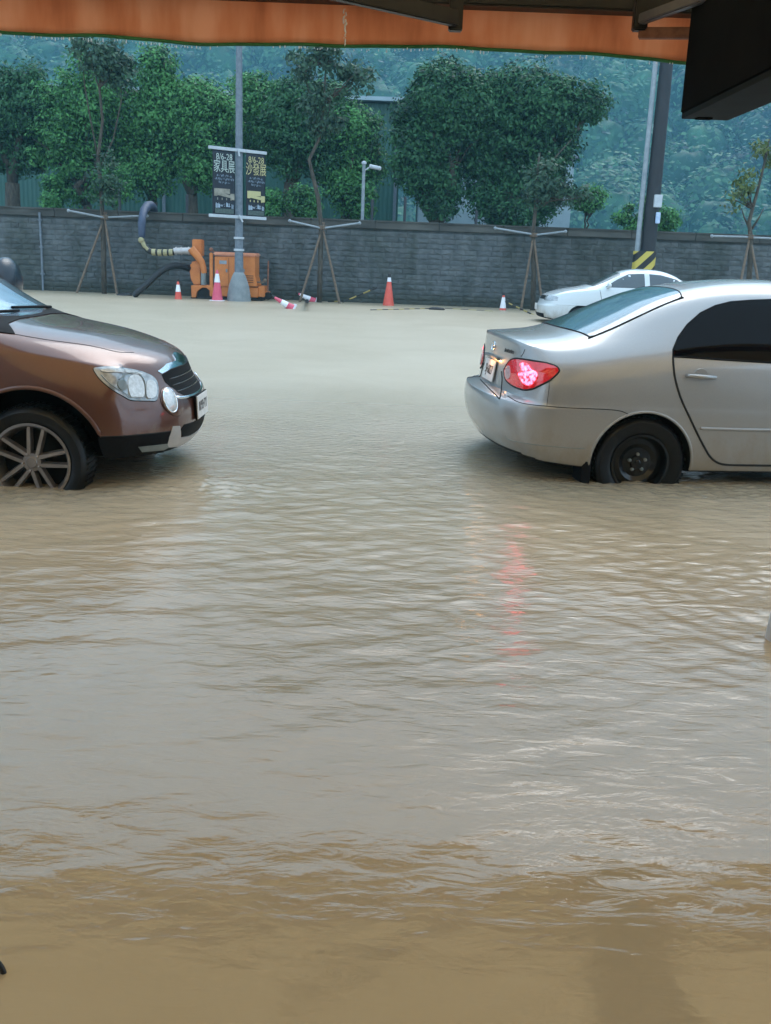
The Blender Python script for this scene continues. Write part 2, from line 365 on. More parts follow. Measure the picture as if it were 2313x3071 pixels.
td = N(m, 'ShaderNodeMix', data_type='RGBA'); L(m, tr_.outputs[0], td.inputs[0]); L(m, st_.outputs[2], td.inputs[6]); td.inputs[7].default_value = (.035, .04, .03, 1); L(m, td.outputs[2], P(m).inputs['Base Color'])
M['block'] = m
M['coping'] = mottled('stained_coping', (0.035, 0.036, 0.034), (0.10, 0.10, 0.09), 2.5, 0.9, 0.5, 0.02, 0, (0.4, 1, 1.5))
wall = thing('block_wall', 'long grey split-face block wall standing in the flood before the trees', 'wall', (0, 31.5, 0))
WX0, WX1, WTOP = -26, 26, 2.42
mb = MB(); mb.box((0, 0.16, 1.1), (WX1 - WX0, 0.2, 2.6))
row = 0; z = -0.18
rs = random.Random(3)
while z < WTOP - 0.3:
    hgt = 0.155; x = WX0 - (0.17 if row % 2 else 0)
    while x < WX1:
        wd = rs.choice((0.24, 0.36, 0.46, 0.36)); g3 = 0.003
        dfr = [rs.uniform(-0.016, 0.010) for _ in range(4)]
        x0, x1, z0, z1 = x + g3, x + wd - g3, z + g3, z + hgt - g3
        xm, zm = (x0 + x1) / 2 + rs.uniform(-.08, .08), (z0 + z1) / 2 + rs.uniform(-.03, .03)
        vs = [(x0, dfr[0], z0), (x1, dfr[1], z0), (x1, dfr[2], z1), (x0, dfr[3], z1), (xm, -0.02 - rs.uniform(0, .012), zm)] + [(x0, .1, z0), (x1, .1, z0), (x1, .1, z1), (x0, .1, z1)]
        mb.add(vs, [(0, 1, 4), (1, 2, 4), (2, 3, 4), (3, 0, 4), (0, 5, 6, 1), (1, 6, 7, 2), (2, 7, 8, 3), (3, 8, 5, 0)])
        x += wd
    z += hgt; row += 1
mb.build('block_face', M['block'], wall)
mb = MB()
x = WX0
while x < WX1:
    l = 1.95; mb.box((x + l / 2, 0.12, WTOP - 0.1), (l - 0.012, 0.34, 0.20)); mb.box((x + l / 2, 0.12, WTOP + 0.02), (l - 0.012, 0.42, 0.05)); x += l
mb.build('coping', M['coping'], wall, bevel=0.01)
p0 = at(118, 640, 31.38)
pp = MB().tube([(p0.x, 31.40, -.18), (p0.x + .01, 31.40, 1.2), (p0.x, 31.40, 2.32)], 0.035, 8)
for zz in (0.5, 1.3, 2.1): pp.box((p0.x, 31.42, zz), (0.13, 0.04, 0.04))
tag(pp.build('drain_pipe', M['galv'], smooth=60), 'thin grey vertical pipe fixed to the left end of the block wall', 'pipe')

# ------------------------------------------------------------------ hills and forest
def hill_h(x, y):
    x, y = x / 2, y / 2
    t = max(0.0, (y - 110) / 190.0); t = min(t, 1.3)
    base = 184 * (t ** 1.1)
    base += 26 * t * math.sin(x * 0.022 + 1.2) + 12 * t * math.sin(x * 0.055 + y * .03)
    return base - 0.2 + 5 * t * math.sin(x * .13 + y * .1)
nx, ny = 110, 60; vs = []; fs = []
for j in range(ny):
    for i in range(nx):
        x = -480 + 960 * i / (nx - 1); y = 216 + 460 * j / (ny - 1); vs.append((x, y, hill_h(x, y)))
for j in range(ny - 1):
    for i in range(nx - 1):
        a = j * nx + i; fs.append((a, a + 1, a + nx + 1, a + nx))
tag(MB().add(vs, fs).build('hillside', M['hill'], smooth=180), kind='structure')

def leaf_quads(cent, size, outward, rng, droop=0.35, aspect=1.7, nz=0.55):
    n = len(cent)
    nrm = rng.normal(size=(n, 3)) * nz + outward + np.array([0, -0.1, 0.5]); nrm /= np.linalg.norm(nrm, axis=1)[:, None]
    t = rng.normal(size=(n, 3)); t[:, 2] -= droop * 2; t -= nrm * (t * nrm).sum(1)[:, None]; t /= np.linalg.norm(t, axis=1)[:, None] + 1e-9
    bb = np.cross(nrm, t); s = size[:, None]
    a = t * s * aspect * .5; c = bb * s * .5
    v = np.stack([cent - a, cent + c * .8 - a * .1, cent + a, cent - c * .8 - a * .1], 1).reshape(-1, 3)
    f = np.arange(n * 4).reshape(n, 4)
    return v, f
def crown(lobes, n, size, rng, clump=0.34, per=42, inner=0.25, droop=.35):
    "lobes: (x,y,z,rx,ry,rz); leaf clumps through the volume"
    vol = np.array([l[3] * l[5] for l in lobes]); vol = vol / vol.sum(); out_c = []; out_n = []
    nc = max(8, n // per)
    for l, w_ in zip(lobes, vol):
        k = max(3, int(nc * w_)); d = rng.normal(size=(k, 3)); d /= np.linalg.norm(d, axis=1)[:, None]
        rr = np.where(rng.random(k) < inner, rng.uniform(.15, .8, k), rng.uniform(.8, 1.1, k))
        cc = np.array(l[:3]) + d * rr[:, None] * np.array(l[3:6])
        sz = rng.uniform(.55, 1.6, k) * clump
        for c0, dd, s0 in zip(cc, d, sz):
            q = rng.normal(size=(per, 3)); q /= np.linalg.norm(q, axis=1)[:, None]; q *= (rng.random(per) ** .5)[:, None]
            out_c.append(c0 + q * s0 * np.array([1.15, 1.15, .75])); out_n.append(dd * .5 + q * .8)
    cen = np.concatenate(out_c); nn = np.concatenate(out_n)
    return leaf_quads(cen, rng.uniform(.6, 1.3, len(cen)) * size, nn, rng, droop)

rng = np.random.default_rng(5)
cs, ns, ss = [], [], []; crowns = []
for i in range(1700):
    y = 224 + 410 * rng.random() ** 1.15; x = rng.uniform(-0.5, 0.5) * (y + 30)
    z = hill_h(x, y); R = rng.uniform(4.4, 10.5) * (0.75 + y / 1200); per = 300
    q = rng.normal(size=(per, 3)); q /= np.linalg.norm(q, axis=1)[:, None]; q[:, 2] = np.abs(q[:, 2]) * 1.15 - .3
    q *= (1 + .13 * np.sin(q @ rng.normal(size=3) * 4 + i) + .12 * np.sin(q @ rng.normal(size=3) * 7 + i))[:, None] * rng.uniform(.72, 1.06, per)[:, None]; tall = rng.uniform(.8, 1.5); crowns.append((x, y, z + R * .55, R, tall))
    cs.append(np.array([x, y, z + R * .55]) + q * R * np.array([1, 1, tall])); ns.append(q); ss.append(rng.uniform(.5, 1.1, per) * R * .165)
vv, ff = leaf_quads(np.concatenate(cs), np.concatenate(ss), np.concatenate(ns), rng, .3, 1.2, .3)
tpl = bmesh.new(); bmesh.ops.create_icosphere(tpl, subdivisions=3, radius=1); iv = np.array([v_.co[:] for v_ in tpl.verts]); itf = np.array([[q.index for q in f_.verts] for f_ in tpl.faces]); tpl.free()
bv, bf = [], []
for k_, (cx_, cy_, cz_, R_c, tall) in enumerate(crowns):
    ph = rng.uniform(0, 6.28, 6); d = 1 + .10 * np.sin(iv @ rng.normal(size=3) * 3.2 + ph[0]) + .09 * np.sin(iv @ rng.normal(size=3) * 5 + ph[1]) + .07 * np.sin(iv @ rng.normal(size=3) * 8 + ph[2]) + rng.normal(size=len(iv)) * .03
    bv.append(np.array([cx_, cy_, cz_]) + iv * d[:, None] * R_c * .6 * np.array([1, 1, tall])); bf.append(itf + k_ * len(iv))
bv = np.concatenate(bv); bf = np.concatenate(bf); nb = len(bv)
quads_as_tris = np.concatenate([ff[:, [0, 1, 2]], ff[:, [0, 2, 3]]]) + nb
tag(npmesh('forest', np.concatenate([bv, vv]), np.concatenate([bf, quads_as_tris]), M['forest'], False), 'hazy green forest covering the hillside behind everything', 'forest', kind='stuff')

# ------------------------------------------------------------------ buildings behind the wall
M['green_sheet'] = mat('green_corrugated_sheet', (0.05, 0.19, 0.15), 0.55)
_m = M['green_sheet']; wv = N(_m, 'ShaderNodeTexWave', wave_type='BANDS', bands_direction='X'); wv.inputs['Scale'].default_value = 1.6; wv.inputs['Distortion'].default_value = 0
L(_m, coords(_m), wv.inputs['Vector']); ns_ = noise_tex(_m, coords(_m, (1, 1, .25)), 1.5, 5)
L(_m, ramp(_m, ns_, [(0.3, (0.018, 0.085, 0.07)), (0.7, (0.03, 0.115, 0.095))]), P(_m).inputs['Base Color']); L(_m, bump(_m, wv.outputs['Fac'], .6, .03), P(_m).inputs['Normal'])
M['pale_sheet'] = mottled('pale_blue_sheet', (0.25, 0.34, 0.38), (0.32, 0.42, 0.46), 1.5, 0.6, 0.1, 0.01)
gz = at(1120, 302, 46).z; gx1 = at(1206, 302, 46).x
gs = thing('green_shed', 'large green metal shed with pale eave behind the left trees', 'building', (0, 46, 0))
MB().box(((gx1 - 26) / 2, 5, gz / 2 - .1), (26 + gx1, 10, gz)).build('wall', M['green_sheet'], gs)
MB().box(((gx1 - 26) / 2, 4.9, gz + .03), (26.6 + gx1, 10.8, .16)).build('roof', M['pale_sheet'], gs)
mb = MB()
for k in range(8): mb.box((gx1 - .15 - k * 3.4, -.05, gz / 2 - .1), (.14, .09, gz))
mb.build('frame_post', M['galv'], gs)
pa, pb = at(1255, 640, 44), at(1722, 500, 44)
ps = thing('pale_shed', 'pale blue wall of a low shed glimpsed behind the big double tree', 'building', (0, 44, 0))
pz = at(1700, 470, 44).z
MB().box(((pa.x + pb.x) / 2, 3, pz / 2 - .1), (pb.x - pa.x, 6, pz)).build('wall', M['pale_sheet'], ps)
MB().box(((pa.x + pb.x) / 2, 2.95, pz + .0), (pb.x - pa.x + .3, 6.3, .12)).build('roof', M['galv'], ps)

# ------------------------------------------------------------------ trees beyond the wall
def limb(mb, a, b, r0, r1, rng, n=6, wob=0.12):
    a, b = Vector(a), Vector(b); pts = []; rr = []
    for i in range(n + 1):
        t = i / n; p = a.lerp(b, t)
        if 0 < i < n: p += Vector(rng.normal(size=3).tolist()) * wob * (b - a).length * .35
        pts.append(p); rr.append(r0 + (r1 - r0) * t)
    mb.tube(pts, rr, 7); return pts
def tree(name, label, Y, base_px, lobes_px, n, size, leaf, seed, trunk_r=.22, group='trees growing beyond the block wall', cat='tree', zbase=-.18, clump=.42, droop=.35, depth=.85, inner=.22, per=100):
    "lobes_px: (x, y, rx, ry) in display pixels at distance Y"
    k = PW / 1666.0; rng = np.random.default_rng(seed)
    b0 = at(base_px[0] * k, base_px[1] * k, Y); base = Vector((b0.x, Y, zbase))
    t = thing(name, label, cat, base, 0, group); s = Y / F * k
    lobes = []
    for j, (x, y, rx, ry) in enumerate(lobes_px):
        c0 = at(x * k, y * k, Y); lobes.append((c0.x - base.x, rng.uniform(-.5, .5) * depth, c0.z - base.z, rx * s, max(rx * s * .9, .5) * depth, ry * s))
    mb = MB(); top = min(l[2] for l in lobes)
    fork = Vector((0.0, 0, max(top * .75, .6 * max(l[2] for l in lobes) * .6)))
    pts = limb(mb, (0, 0, -.1), fork, trunk_r * 1.15, trunk_r * .8, rng, 5, .05)
    for l in lobes:
        p = limb(mb, pts[-1], (l[0], l[1], l[2]), trunk_r * .6, .03, rng, 6, .14)
        for q in range(4):
            e = Vector(l[:3]) + Vector((rng.uniform(-1, 1) * l[3], rng.uniform(-1, 1) * l[4], rng.uniform(-.4, 1) * l[5])) * .8
            limb(mb, p[3 + q % 3], e, .05, .012, rng, 4, .12)
    mb.build('trunk', M['bark'], t, smooth=180)
    v_, f_ = crown(lobes, int(n * 2.6), size * .58, rng, clump, per, inner, droop)
    cr = npmesh('crown', v_, f_, M[leaf], False); cr.parent = t
    return t
G1 = 'trees growing beyond the block wall'
tree('broadleaf_tree', 'dark tree at the far left edge with a bare dark trunk', 39, (30, 440), [(35, 250, 75, 75), (0, 190, 60, 45), (70, 215, 50, 60), (20, 320, 75, 45)], 9000, .17, 'leaf_deep', 1, .33)
tree('broadleaf_tree', 'leafy drooping tree second from the left behind the wall', 38, (190, 470), [(165, 240, 60, 75), (130, 300, 55, 70), (190, 330, 60, 90), (210, 190, 50, 60), (150, 380, 40, 50)], 11000, .16, 'leaf_mid', 2, .2)
tree('broadleaf_tree', 'tall pointed tree left of the banner lamp post', 38.5, (330, 450), [(340, 160, 32, 55), (320, 230, 60, 75), (300, 310, 55, 60), (375, 240, 55, 60), (330, 370, 45, 50)], 11000, .16, 'leaf_mid', 3, .25)
tree('broadleaf_tree', 'round bright green tree directly left of the banners', 38, (415, 450), [(420, 230, 60, 55), (465, 275, 50, 65), (400, 300, 55, 60), (440, 350, 50, 45)], 9500, .16, 'leaf_mid', 4, .25)
tree('broadleaf_tree', 'narrow tree partly hidden behind the banner lamp post', 39.5, (560, 460), [(548, 215, 42, 50), (570, 275, 50, 60), (600, 230, 36, 40)], 5500, .16, 'leaf_mid', 5, .18)
tree('broadleaf_tree', 'dark round tree right of the banners with a thick trunk', 38, (628, 465), [(650, 240, 62, 60), (620, 310, 55, 65), (690, 310, 60, 70), (710, 230, 40, 45)], 11000, .16, 'leaf_deep', 6, .3)
tree('broadleaf_tree', 'smaller green tree beside the white camera pole', 37.5, (752, 470), [(770, 280, 42, 50), (780, 350, 40, 55), (745, 370, 36, 60), (770, 430, 35, 40)], 7000, .15, 'leaf_mid', 7, .15)
tree('ficus_tree', 'big dense ficus, left half of the large double crown', 37, (945, 480), [(960, 200, 68, 52), (920, 270, 62, 62), (895, 340, 42, 60), (990, 300, 66, 70), (950, 390, 55, 40), (945, 440, 26, 38), (1010, 230, 50, 60)], 17000, .17, 'leaf_deep', 8, .38)
tree('ficus_tree', 'big dense ficus, right half of the large double crown', 37.5, (1085, 480), [(1130, 210, 80, 58), (1200, 235, 58, 52), (1090, 300, 75, 75), (1170, 320, 68, 70), (1265, 225, 42, 38), (1075, 400, 62, 70), (1150, 410, 52, 60), (1050, 240, 60, 60), (1090, 455, 55, 34)], 24000, .17, 'leaf_deep', 9, .42)
# low shrubs along the wall top
for i, (x, y, rx, ry, lab) in enumerate(((655, 435, 30, 30, 'low bright shrub over the wall between the banners and the crooked sapling'), (585, 440, 20, 25, 'small shrub over the wall right beside the banners'), (250, 400, 26, 40, 'loose shrub over the wall left of the orange pump'), (108, 420, 14, 34, 'thin shrub over the wall near the far left trunk'), (1400, 470, 60, 34, 'shrub over the wall behind the dark utility pole'), (1265, 430, 34, 18, 'loose low spray of leaves right of the double ficus'))):
    tree('shrub', lab, 35.5 + .2 * i, (x, 478), [(x, y, rx, ry), (x + rx * .4, y + 12, rx * .6, ry * .7)], 1500 if i != 4 else 2600, .13, 'leaf_mid', 20 + i, .05, 'shrubs showing above the block wall', 'shrub', clump=.24)
# thin posts behind the wall
for i, (x, y0) in enumerate(((258, 408), (805, 430), (876, 425), (404, 420), (1030, 455))):
    k = PW / 1666; a = at(x * k, y0 * k, 33.2)
    lab = ('thin dark post behind the wall left of the pump', 'thin dark post right beside the white camera pole', 'thin dark post behind the wall left of the big ficus', 'thin dark post behind the wall left of the banners', 'short dark post in the pale gap between the two ficus trunks')[i]
    tag(MB().tube([(a.x, 33.2, -.18), (a.x, 33.2, a.z - .03), (a.x, 33.2, a.z)], [.045, .045, .02], 8).build('fence_post', M['pole_dark'], smooth=60), lab, 'post', 'thin posts behind the wall')

# ------------------------------------------------------------------ staked saplings in front of the wall
def sapling(label, base, Y, trunk, spread, arms, lobes, leaf, n, seed, extra=()):
    k = PW / 1666; rng = np.random.default_rng(seed)
    b0 = at(base[0] * k, base[1] * k, Y); base_w = Vector((b0.x, Y, -.18))
    t = thing('staked_sapling', label, 'tree', base_w, 0, 'staked saplings in front of the block wall')
    def loc(x, y, dy=0.0):
        p = at(x * k, y * k, Y + dy); return (p.x - base_w.x, dy, p.z - base_w.z)
    mb = MB()
    pts = [(0, 0, -.05)] + [loc(x, y) for x, y in trunk]; n_ = len(pts)
    mb.tube(pts, [.085 - .06 * i / (n_ - 1) for i in range(n_)], 8)
    for br in extra: mb.tube([loc(x, y, .1) for x, y in br], [.035, *([.022] * (len(br) - 2)), .01], 6)
    for (x, y, rx, ry) in lobes:
        top = max(pts, key=lambda q: q[2]); near = min(pts[2:] + [top], key=lambda q: (Vector(q) - Vector(loc(x, y + ry))).length)
        for q in range(3):
            e = Vector(loc(x + rng.uniform(-.7, .7) * rx, y + rng.uniform(-.8, .6) * ry, rng.uniform(-.3, .3)))
            limb(mb, near, e, .03, .008, rng, 5, .12)
    mb.build('trunk', M['bark'], t, smooth=180)
    tie = loc(*spread['tie']); s = Y / F * k
    for (x, y, dy) in spread['feet']:
        f = loc(x, y, dy); mb = MB()
        d = (Vector(f) - Vector(tie)).normalized()
        q = Vector(tie) - d * .16
        mb.tube([q, Vector(tie).lerp(Vector(f), .5), Vector(f) + d * .25], [.032, .036, .04], 7); mb.build('stake', M['bamboo'], t, smooth=60)
    mb = MB()
    for i in range(4): mb.tube([(tie[0] + .11 * math.cos(a), .11 * math.sin(a), tie[2] - .04 + .03 * i) for a in np.linspace(0, 6.283, 13)[:-1]], .014, 5, closed=True)
    mb.build('rope_tie', M['bamboo'], t)
    for (x0, y0, x1, y1, dy) in arms:
        a, b_ = loc(x0, y0, dy * .1 - .05), loc(x1, y1, dy)
        mb = MB(); mb.tube([a, b_], .028, 8); mb.ball(b_, .05); mb.build('support_arm', M['dull_white'], t, smooth=60)
    if lobes:
        s = Y / F * k
        ls = [(*loc(x, y), rx * s, max(.5, rx * s * .8), ry * s) for x, y, rx, ry in lobes]
        v_, f_ = crown(ls, int(n * .8), .10, rng, .26, 30, .3, .5)
        cr = npmesh('crown', v_, f_, M[leaf], False); cr.parent = t
    return t
sapling('staked sapling with dark top foliage left of the blue hose', (225, 628), 30.9,
        [(224, 560), (222, 480), (218, 400), (212, 340), (222, 260), (215, 190), (222, 130)],
        dict(tie=(226, 470), feet=[(170, 622, -.3), (252, 630, -.3), (228, 612, .35)]), [(226, 470, 148, 455, -.35), (226, 470, 318, 466, .3)],
        [(222, 128, 52, 45), (180, 100, 24, 22), (262, 150, 30, 40), (232, 390, 22, 46)], 'leaf_thin', 3600, 31, [((212, 340), (196, 260), (184, 190), (178, 130)), ((218, 360), (245, 300), (262, 220), (262, 150))])
sapling('tall crooked sapling on a wooden tripod between the banners and the camera pole', (690, 648), 30.7,
        [(692, 580), (694, 490), (688, 430), (676, 380), (668, 345), (690, 300), (700, 220), (705, 130)],
        dict(tie=(697, 492), feet=[(650, 645, -.35), (732, 648, -.3), (692, 628, .35)]), [(695, 493, 626, 477, -.1), (697, 493, 777, 482, -.1)],
        [(705, 120, 38, 30), (655, 130, 24, 24), (775, 165, 30, 28), (700, 240, 40, 50), (655, 150, 18, 18), (740, 150, 20, 16)], 'leaf_thin', 3800, 32, [((690, 300), (672, 220), (655, 140)), ((700, 230), (740, 190), (790, 160))])
sapling('mossy staked sapling in front of the big ficus', (1152, 660), 30.8,
        [(1153, 600), (1152, 500), (1158, 440), (1160, 380), (1166, 330)],
        dict(tie=(1153, 508), feet=[(1128, 655, -.3), (1172, 660, -.3), (1150, 640, .35)]), [(1150, 506, 1070, 493, -.1), (1155, 508, 1222, 500, -.1)],
        [(1168, 400, 34, 50), (1215, 410, 30, 30), (1250, 420, 26, 16)], 'leaf_thin', 1800, 33, [((1158, 440), (1190, 420), (1230, 400)), ((1160, 380), (1200, 340), (1236, 300))])
sapling('nearly leafless forked sapling at the right edge', (1618, 640), 29.6,
        [(1620, 580), (1622, 510), (1618, 480), (1626, 450), (1640, 400), (1652, 350), (1662, 300)],
        dict(tie=(1620, 512), feet=[(1600, 610, -.3), (1640, 618, -.2), (1622, 600, .3)]), [(1620, 512, 1538, 510, -.1), (1622, 513, 1690, 516, -.1)],
        [(1610, 400, 16, 34), (1655, 330, 26, 24), (1590, 430, 14, 14)], 'leaf_yellow', 700, 34, [((1620, 495), (1608, 470), (1602, 450)), ((1624, 495), (1640, 470), (1650, 450))])

# ------------------------------------------------------------------ awning, arms, hanging box, shop behind
K = PW / 1666.0
def A(x, y, Y): return at(x * K, y * K, Y)
m = mat('orange_canvas', (0.55, 0.16, 0.045), 0.7)
v = coords(m, (1, 1, .12)); st = noise_tex(m, v, 7, 5, .6); s2 = noise_tex(m, coords(m, (1, 1, .5)), 2.2, 4)
ad = N(m, 'ShaderNodeMath', operation='MULTIPLY_ADD'); L(m, st, ad.inputs[0]); ad.inputs[1].default_value = .7; L(m, s2, ad.inputs[2])
colr = ramp(m, ad.outputs[0], [(0.55, (0.44, 0.19, 0.10)), (0.8, (0.66, 0.33, 0.19)), (1.0, (0.74, 0.43, 0.28))])
L(m, colr, P(m).inputs['Base Color'])
tr = N(m, 'ShaderNodeBsdfTranslucent'); L(m, colr, tr.inputs[0]); ms = N(m, 'ShaderNodeMixShader'); ms.inputs[0].default_value = .72
L(m, P(m).outputs[0], ms.inputs[1]); L(m, tr.outputs[0], ms.inputs[2]); L(m, ms.outputs[0], m.node_tree.nodes['Material Output'].inputs[0])
M['canvas'] = m
M['canvas_roof'] = m2_ = mottled('brown_canvas_roof', (0.30, 0.17, 0.10), (0.38, 0.23, 0.14), 2, 0.9, 0.2, 0.01)
tr = N(m2_, 'ShaderNodeBsdfTranslucent'); tr.inputs[0].default_value = (.90, .70, .46, 1); ms = N(m2_, 'ShaderNodeMixShader'); ms.inputs[0].default_value = .85
L(m2_, P(m2_).outputs[0], ms.inputs[1]); L(m2_, tr.outputs[0], ms.inputs[2]); L(m2_, ms.outputs[0], m2_.node_tree.nodes['Material Output'].inputs[0])
M['hem'] = mottled('green_hem', (0.012, 0.10, 0.03), (0.025, 0.16, 0.05), 8, 0.7, 0.3, 0.004)
M['dark_metal'] = mottled('dark_brown_metal', (0.008, 0.007, 0.008), (0.016, 0.014, 0.015), 10, 0.5, 0.1, 0.002, .3)
M['grey_arm'] = mottled('grey_aluminium_arm', (0.07, 0.065, 0.075), (0.11, 0.105, 0.115), 6, 0.45, 0.05, 0.002, .5)
aw = thing('awning', 'orange folding-arm awning with green hem over the pavement', 'awning', (0, 5.7, 2.5))
AX0, AX1 = -3.3, 4.6
nx, nz = 260, 8; vs, fs = [], []
def hemz(x):
    return 2.487 + .012 * math.sin(x * 2.2 + .8) + .006 * math.sin(x * 7.1)
for j in range(nz + 1):
    t = j / nz
    for i in range(nx + 1):
        x = AX0 + (AX1 - AX0) * i / nx; zb = hemz(x); zt = 2.80
        y = (.018 * math.sin(x * 5.3 + .6 * math.sin(x * 2)) + .008 * math.sin(x * 17 + 1)) * (1 - t) ** .7
        vs.append((x, y, zb + (zt - zb) * t - 2.5))
for j in range(nz):
    for i in range(nx): a = j * (nx + 1) + i; fs.append((a, a + 1, a + nx + 2, a + nx + 1))
ov = MB().add(vs, fs).build('valance', M['canvas'], aw, smooth=180)
sm = ov.modifiers.new('thick', 'SOLIDIFY'); sm.thickness = .003
mb = MB(); mb.tube([(AX0 + (AX1 - AX0) * i / nx, (.018 * math.sin((AX0 + (AX1 - AX0) * i / nx) * 5.3 + .6 * math.sin((AX0 + (AX1 - AX0) * i / nx) * 2)) + .008 * math.sin((AX0 + (AX1 - AX0) * i / nx) * 17 + 1)), hemz(AX0 + (AX1 - AX0) * i / nx) - 2.5) for i in range(nx + 1)], .009, 8)
mb.build('hem', M['hem'], ov, smooth=180)
mb = MB(); mb.box(((AX0 + AX1) / 2, -3.85, .475), (AX1 - AX0, 7.85, .01), Matrix.Rotation(rad(-3.2), 3, 'X')); mb.build('canopy', M['canvas_roof'], aw)
b0, b1 = A(1012, 13, 5.6), A(1353, 31, 5.6)
bz = b0.z - 2.5
mb = MB(); mb.box(((AX0 + AX1) / 2, -.09, (b0.z + b1.z) / 2 - 2.5 + .055), (AX1 - AX0, .12, .11)); mb.build('front_bar', M['dark_metal'], aw, bevel=.01)
def arm(p, q, wdt, ht, m_, joint):
    mb = MB(); a, b_ = Vector(p) - Vector((0, 5.7, 2.5)), Vector(q) - Vector((0, 5.7, 2.5)); mb.bar(a, b_, wdt, ht)
    o = mb.build('arm', m_, aw, bevel=.006)
    mb = MB(); mb.box(a + Vector((0, .02, .03)), joint); mb.build('bracket', M['dark_metal'], o, bevel=.006); return o
arm(A(985, 40, 5.42), A(640, -40, 4.6), .045, .075, M['dark_metal'], (.07, .06, .17))
arm(A(1385, 42, 5.42), A(1760, -95, 4.4), .04, .05, M['grey_arm'], (.07, .06, .16))
ax_, by_ = A(1372, 62, 5.45), A(1560, 100, 5.45)
mb = MB(); mb.bar(A(1380, 72, 5.45) - Vector((0, 5.7, 2.5)), A(1600, 72, 5.3) - Vector((0, 5.7, 2.5)), .05, .05); mb.build('brace', M['rust'], aw, bevel=.004)
# drips hanging from the hem and falling
mb = MB(); rs = random.Random(12)
M['drop'] = mat('rain_drop', (0.85, 0.9, 0.95), 0.08, 0, Transmission_Weight=0.35, IOR=1.33)  # near-white base paints the bright glints into the drops
x = -2.4
while x < 1.45:
    if math.sin(x * 9) + math.sin(x * 3.7 + 1) + rs.uniform(-1.2, 1.6) > 0:
        r = rs.uniform(.0022, .0048); mb.ball((x, 5.7 + rs.uniform(-.02, .02), hemz(x) - .011 - r * 1.4), r, 6, 5, sc3=(1, 1, rs.uniform(1.2, 2.4)))
    x += rs.uniform(.008, .03)
for k in range(26):
    p = A(745 + rs.uniform(-3, 4), 20 + 3.1 * k, 5.62); mb.ball(p, rs.uniform(.002, .005), 6, 5, sc3=(1, 1, 2.0))
tag(mb.build('water_drips', M['drop'], smooth=180), 'rain drips with glints in their white colour, hanging off the green awning hem', 'water drops', kind='stuff')
# box beam
zA = A(1469, 255, 5.2); zB = A(1574, 260, 5.2)
M['box_black'] = mottled('blackened_box_paint', (0.004, 0.004, 0.005), (0.007, 0.007, 0.008), 4, 0.9, 0.1, 0.002, Specular_IOR_Level=.02)
M['box_under'] = mottled('box_underside', (0.004, 0.006, 0.007), (0.008, 0.011, 0.012), 6, 0.7, 0.15, 0.004, Specular_IOR_Level=.1)
bx = thing('hanging_box', 'big black box beam hanging at the upper right under the awning', 'box', (zA.x, 5.2, zA.z))
wB = zB.x - zA.x
MB().box((wB / 2, -2.6, .42), (wB, 5.2, .80)).build('box_body', M['box_black'], bx, bevel=.006)
MB().box((wB / 2, -2.6, .008), (wB - .012, 5.19, .024)).build('bottom_panel', M['box_under'], bx, bevel=.002)
MB().box((wB * .42, -.06, .0), (.07, .05, .02)).build('latch', M['box_black'], bx)
# shop front behind the camera
sf = thing('shop_front', 'shop wall and shutter behind the viewer under the awning', 'building', (0, -2.4, 0))
M['plaster'] = mottled('grey_plaster', (0.2, 0.19, 0.18), (0.28, 0.27, 0.25), 3, 0.85, 0.2, 0.01)
MB().box((0, -.15, 2.9), (26, .3, 6.2)).build('wall', M['plaster'], sf)
mb = MB()
for k in range(24): mb.box((-1.0, .035, .0 + k * .11), (5.2, .03, .10))
mb.build('roller_shutter', M['grey_metal'], sf, bevel=.01)
# white post at the right edge, black hose bottom left
p = onwater(1662 * K, 1381 * K)
mb = MB(); mb.lathe([(.045, -.18), (.05, .0), (.043, .108), (.036, .118), (.001, .12)], 20); o = mb.build('bollard_stub', mottled('pale_bollard', (.42, .41, .42), (.52, .51, .52), 9, .5, .1, .003), smooth=60); o.location = (p.x + .035, p.y, 0)
tag(o, 'short pale bollard top poking out of the water at the right edge', 'bollard')
mb = MB(); c = onwater(4 * K, 2093 * K); pts = []
for i in range(15):
    a = -0.5 + 3.6 * i / 14; pts.append((c.x - .004 + .017 * math.cos(a) - .006 * i * .3, c.y - .012 + .01 * i / 14, -.012 + .036 * max(-.5, math.sin(a)) + .004))
mb.tube(pts, .006, 10); tag(mb.build('cable_loop', M['black_hose'], smooth=180), 'black bent cable end poking out of the water at bottom left', 'cable')
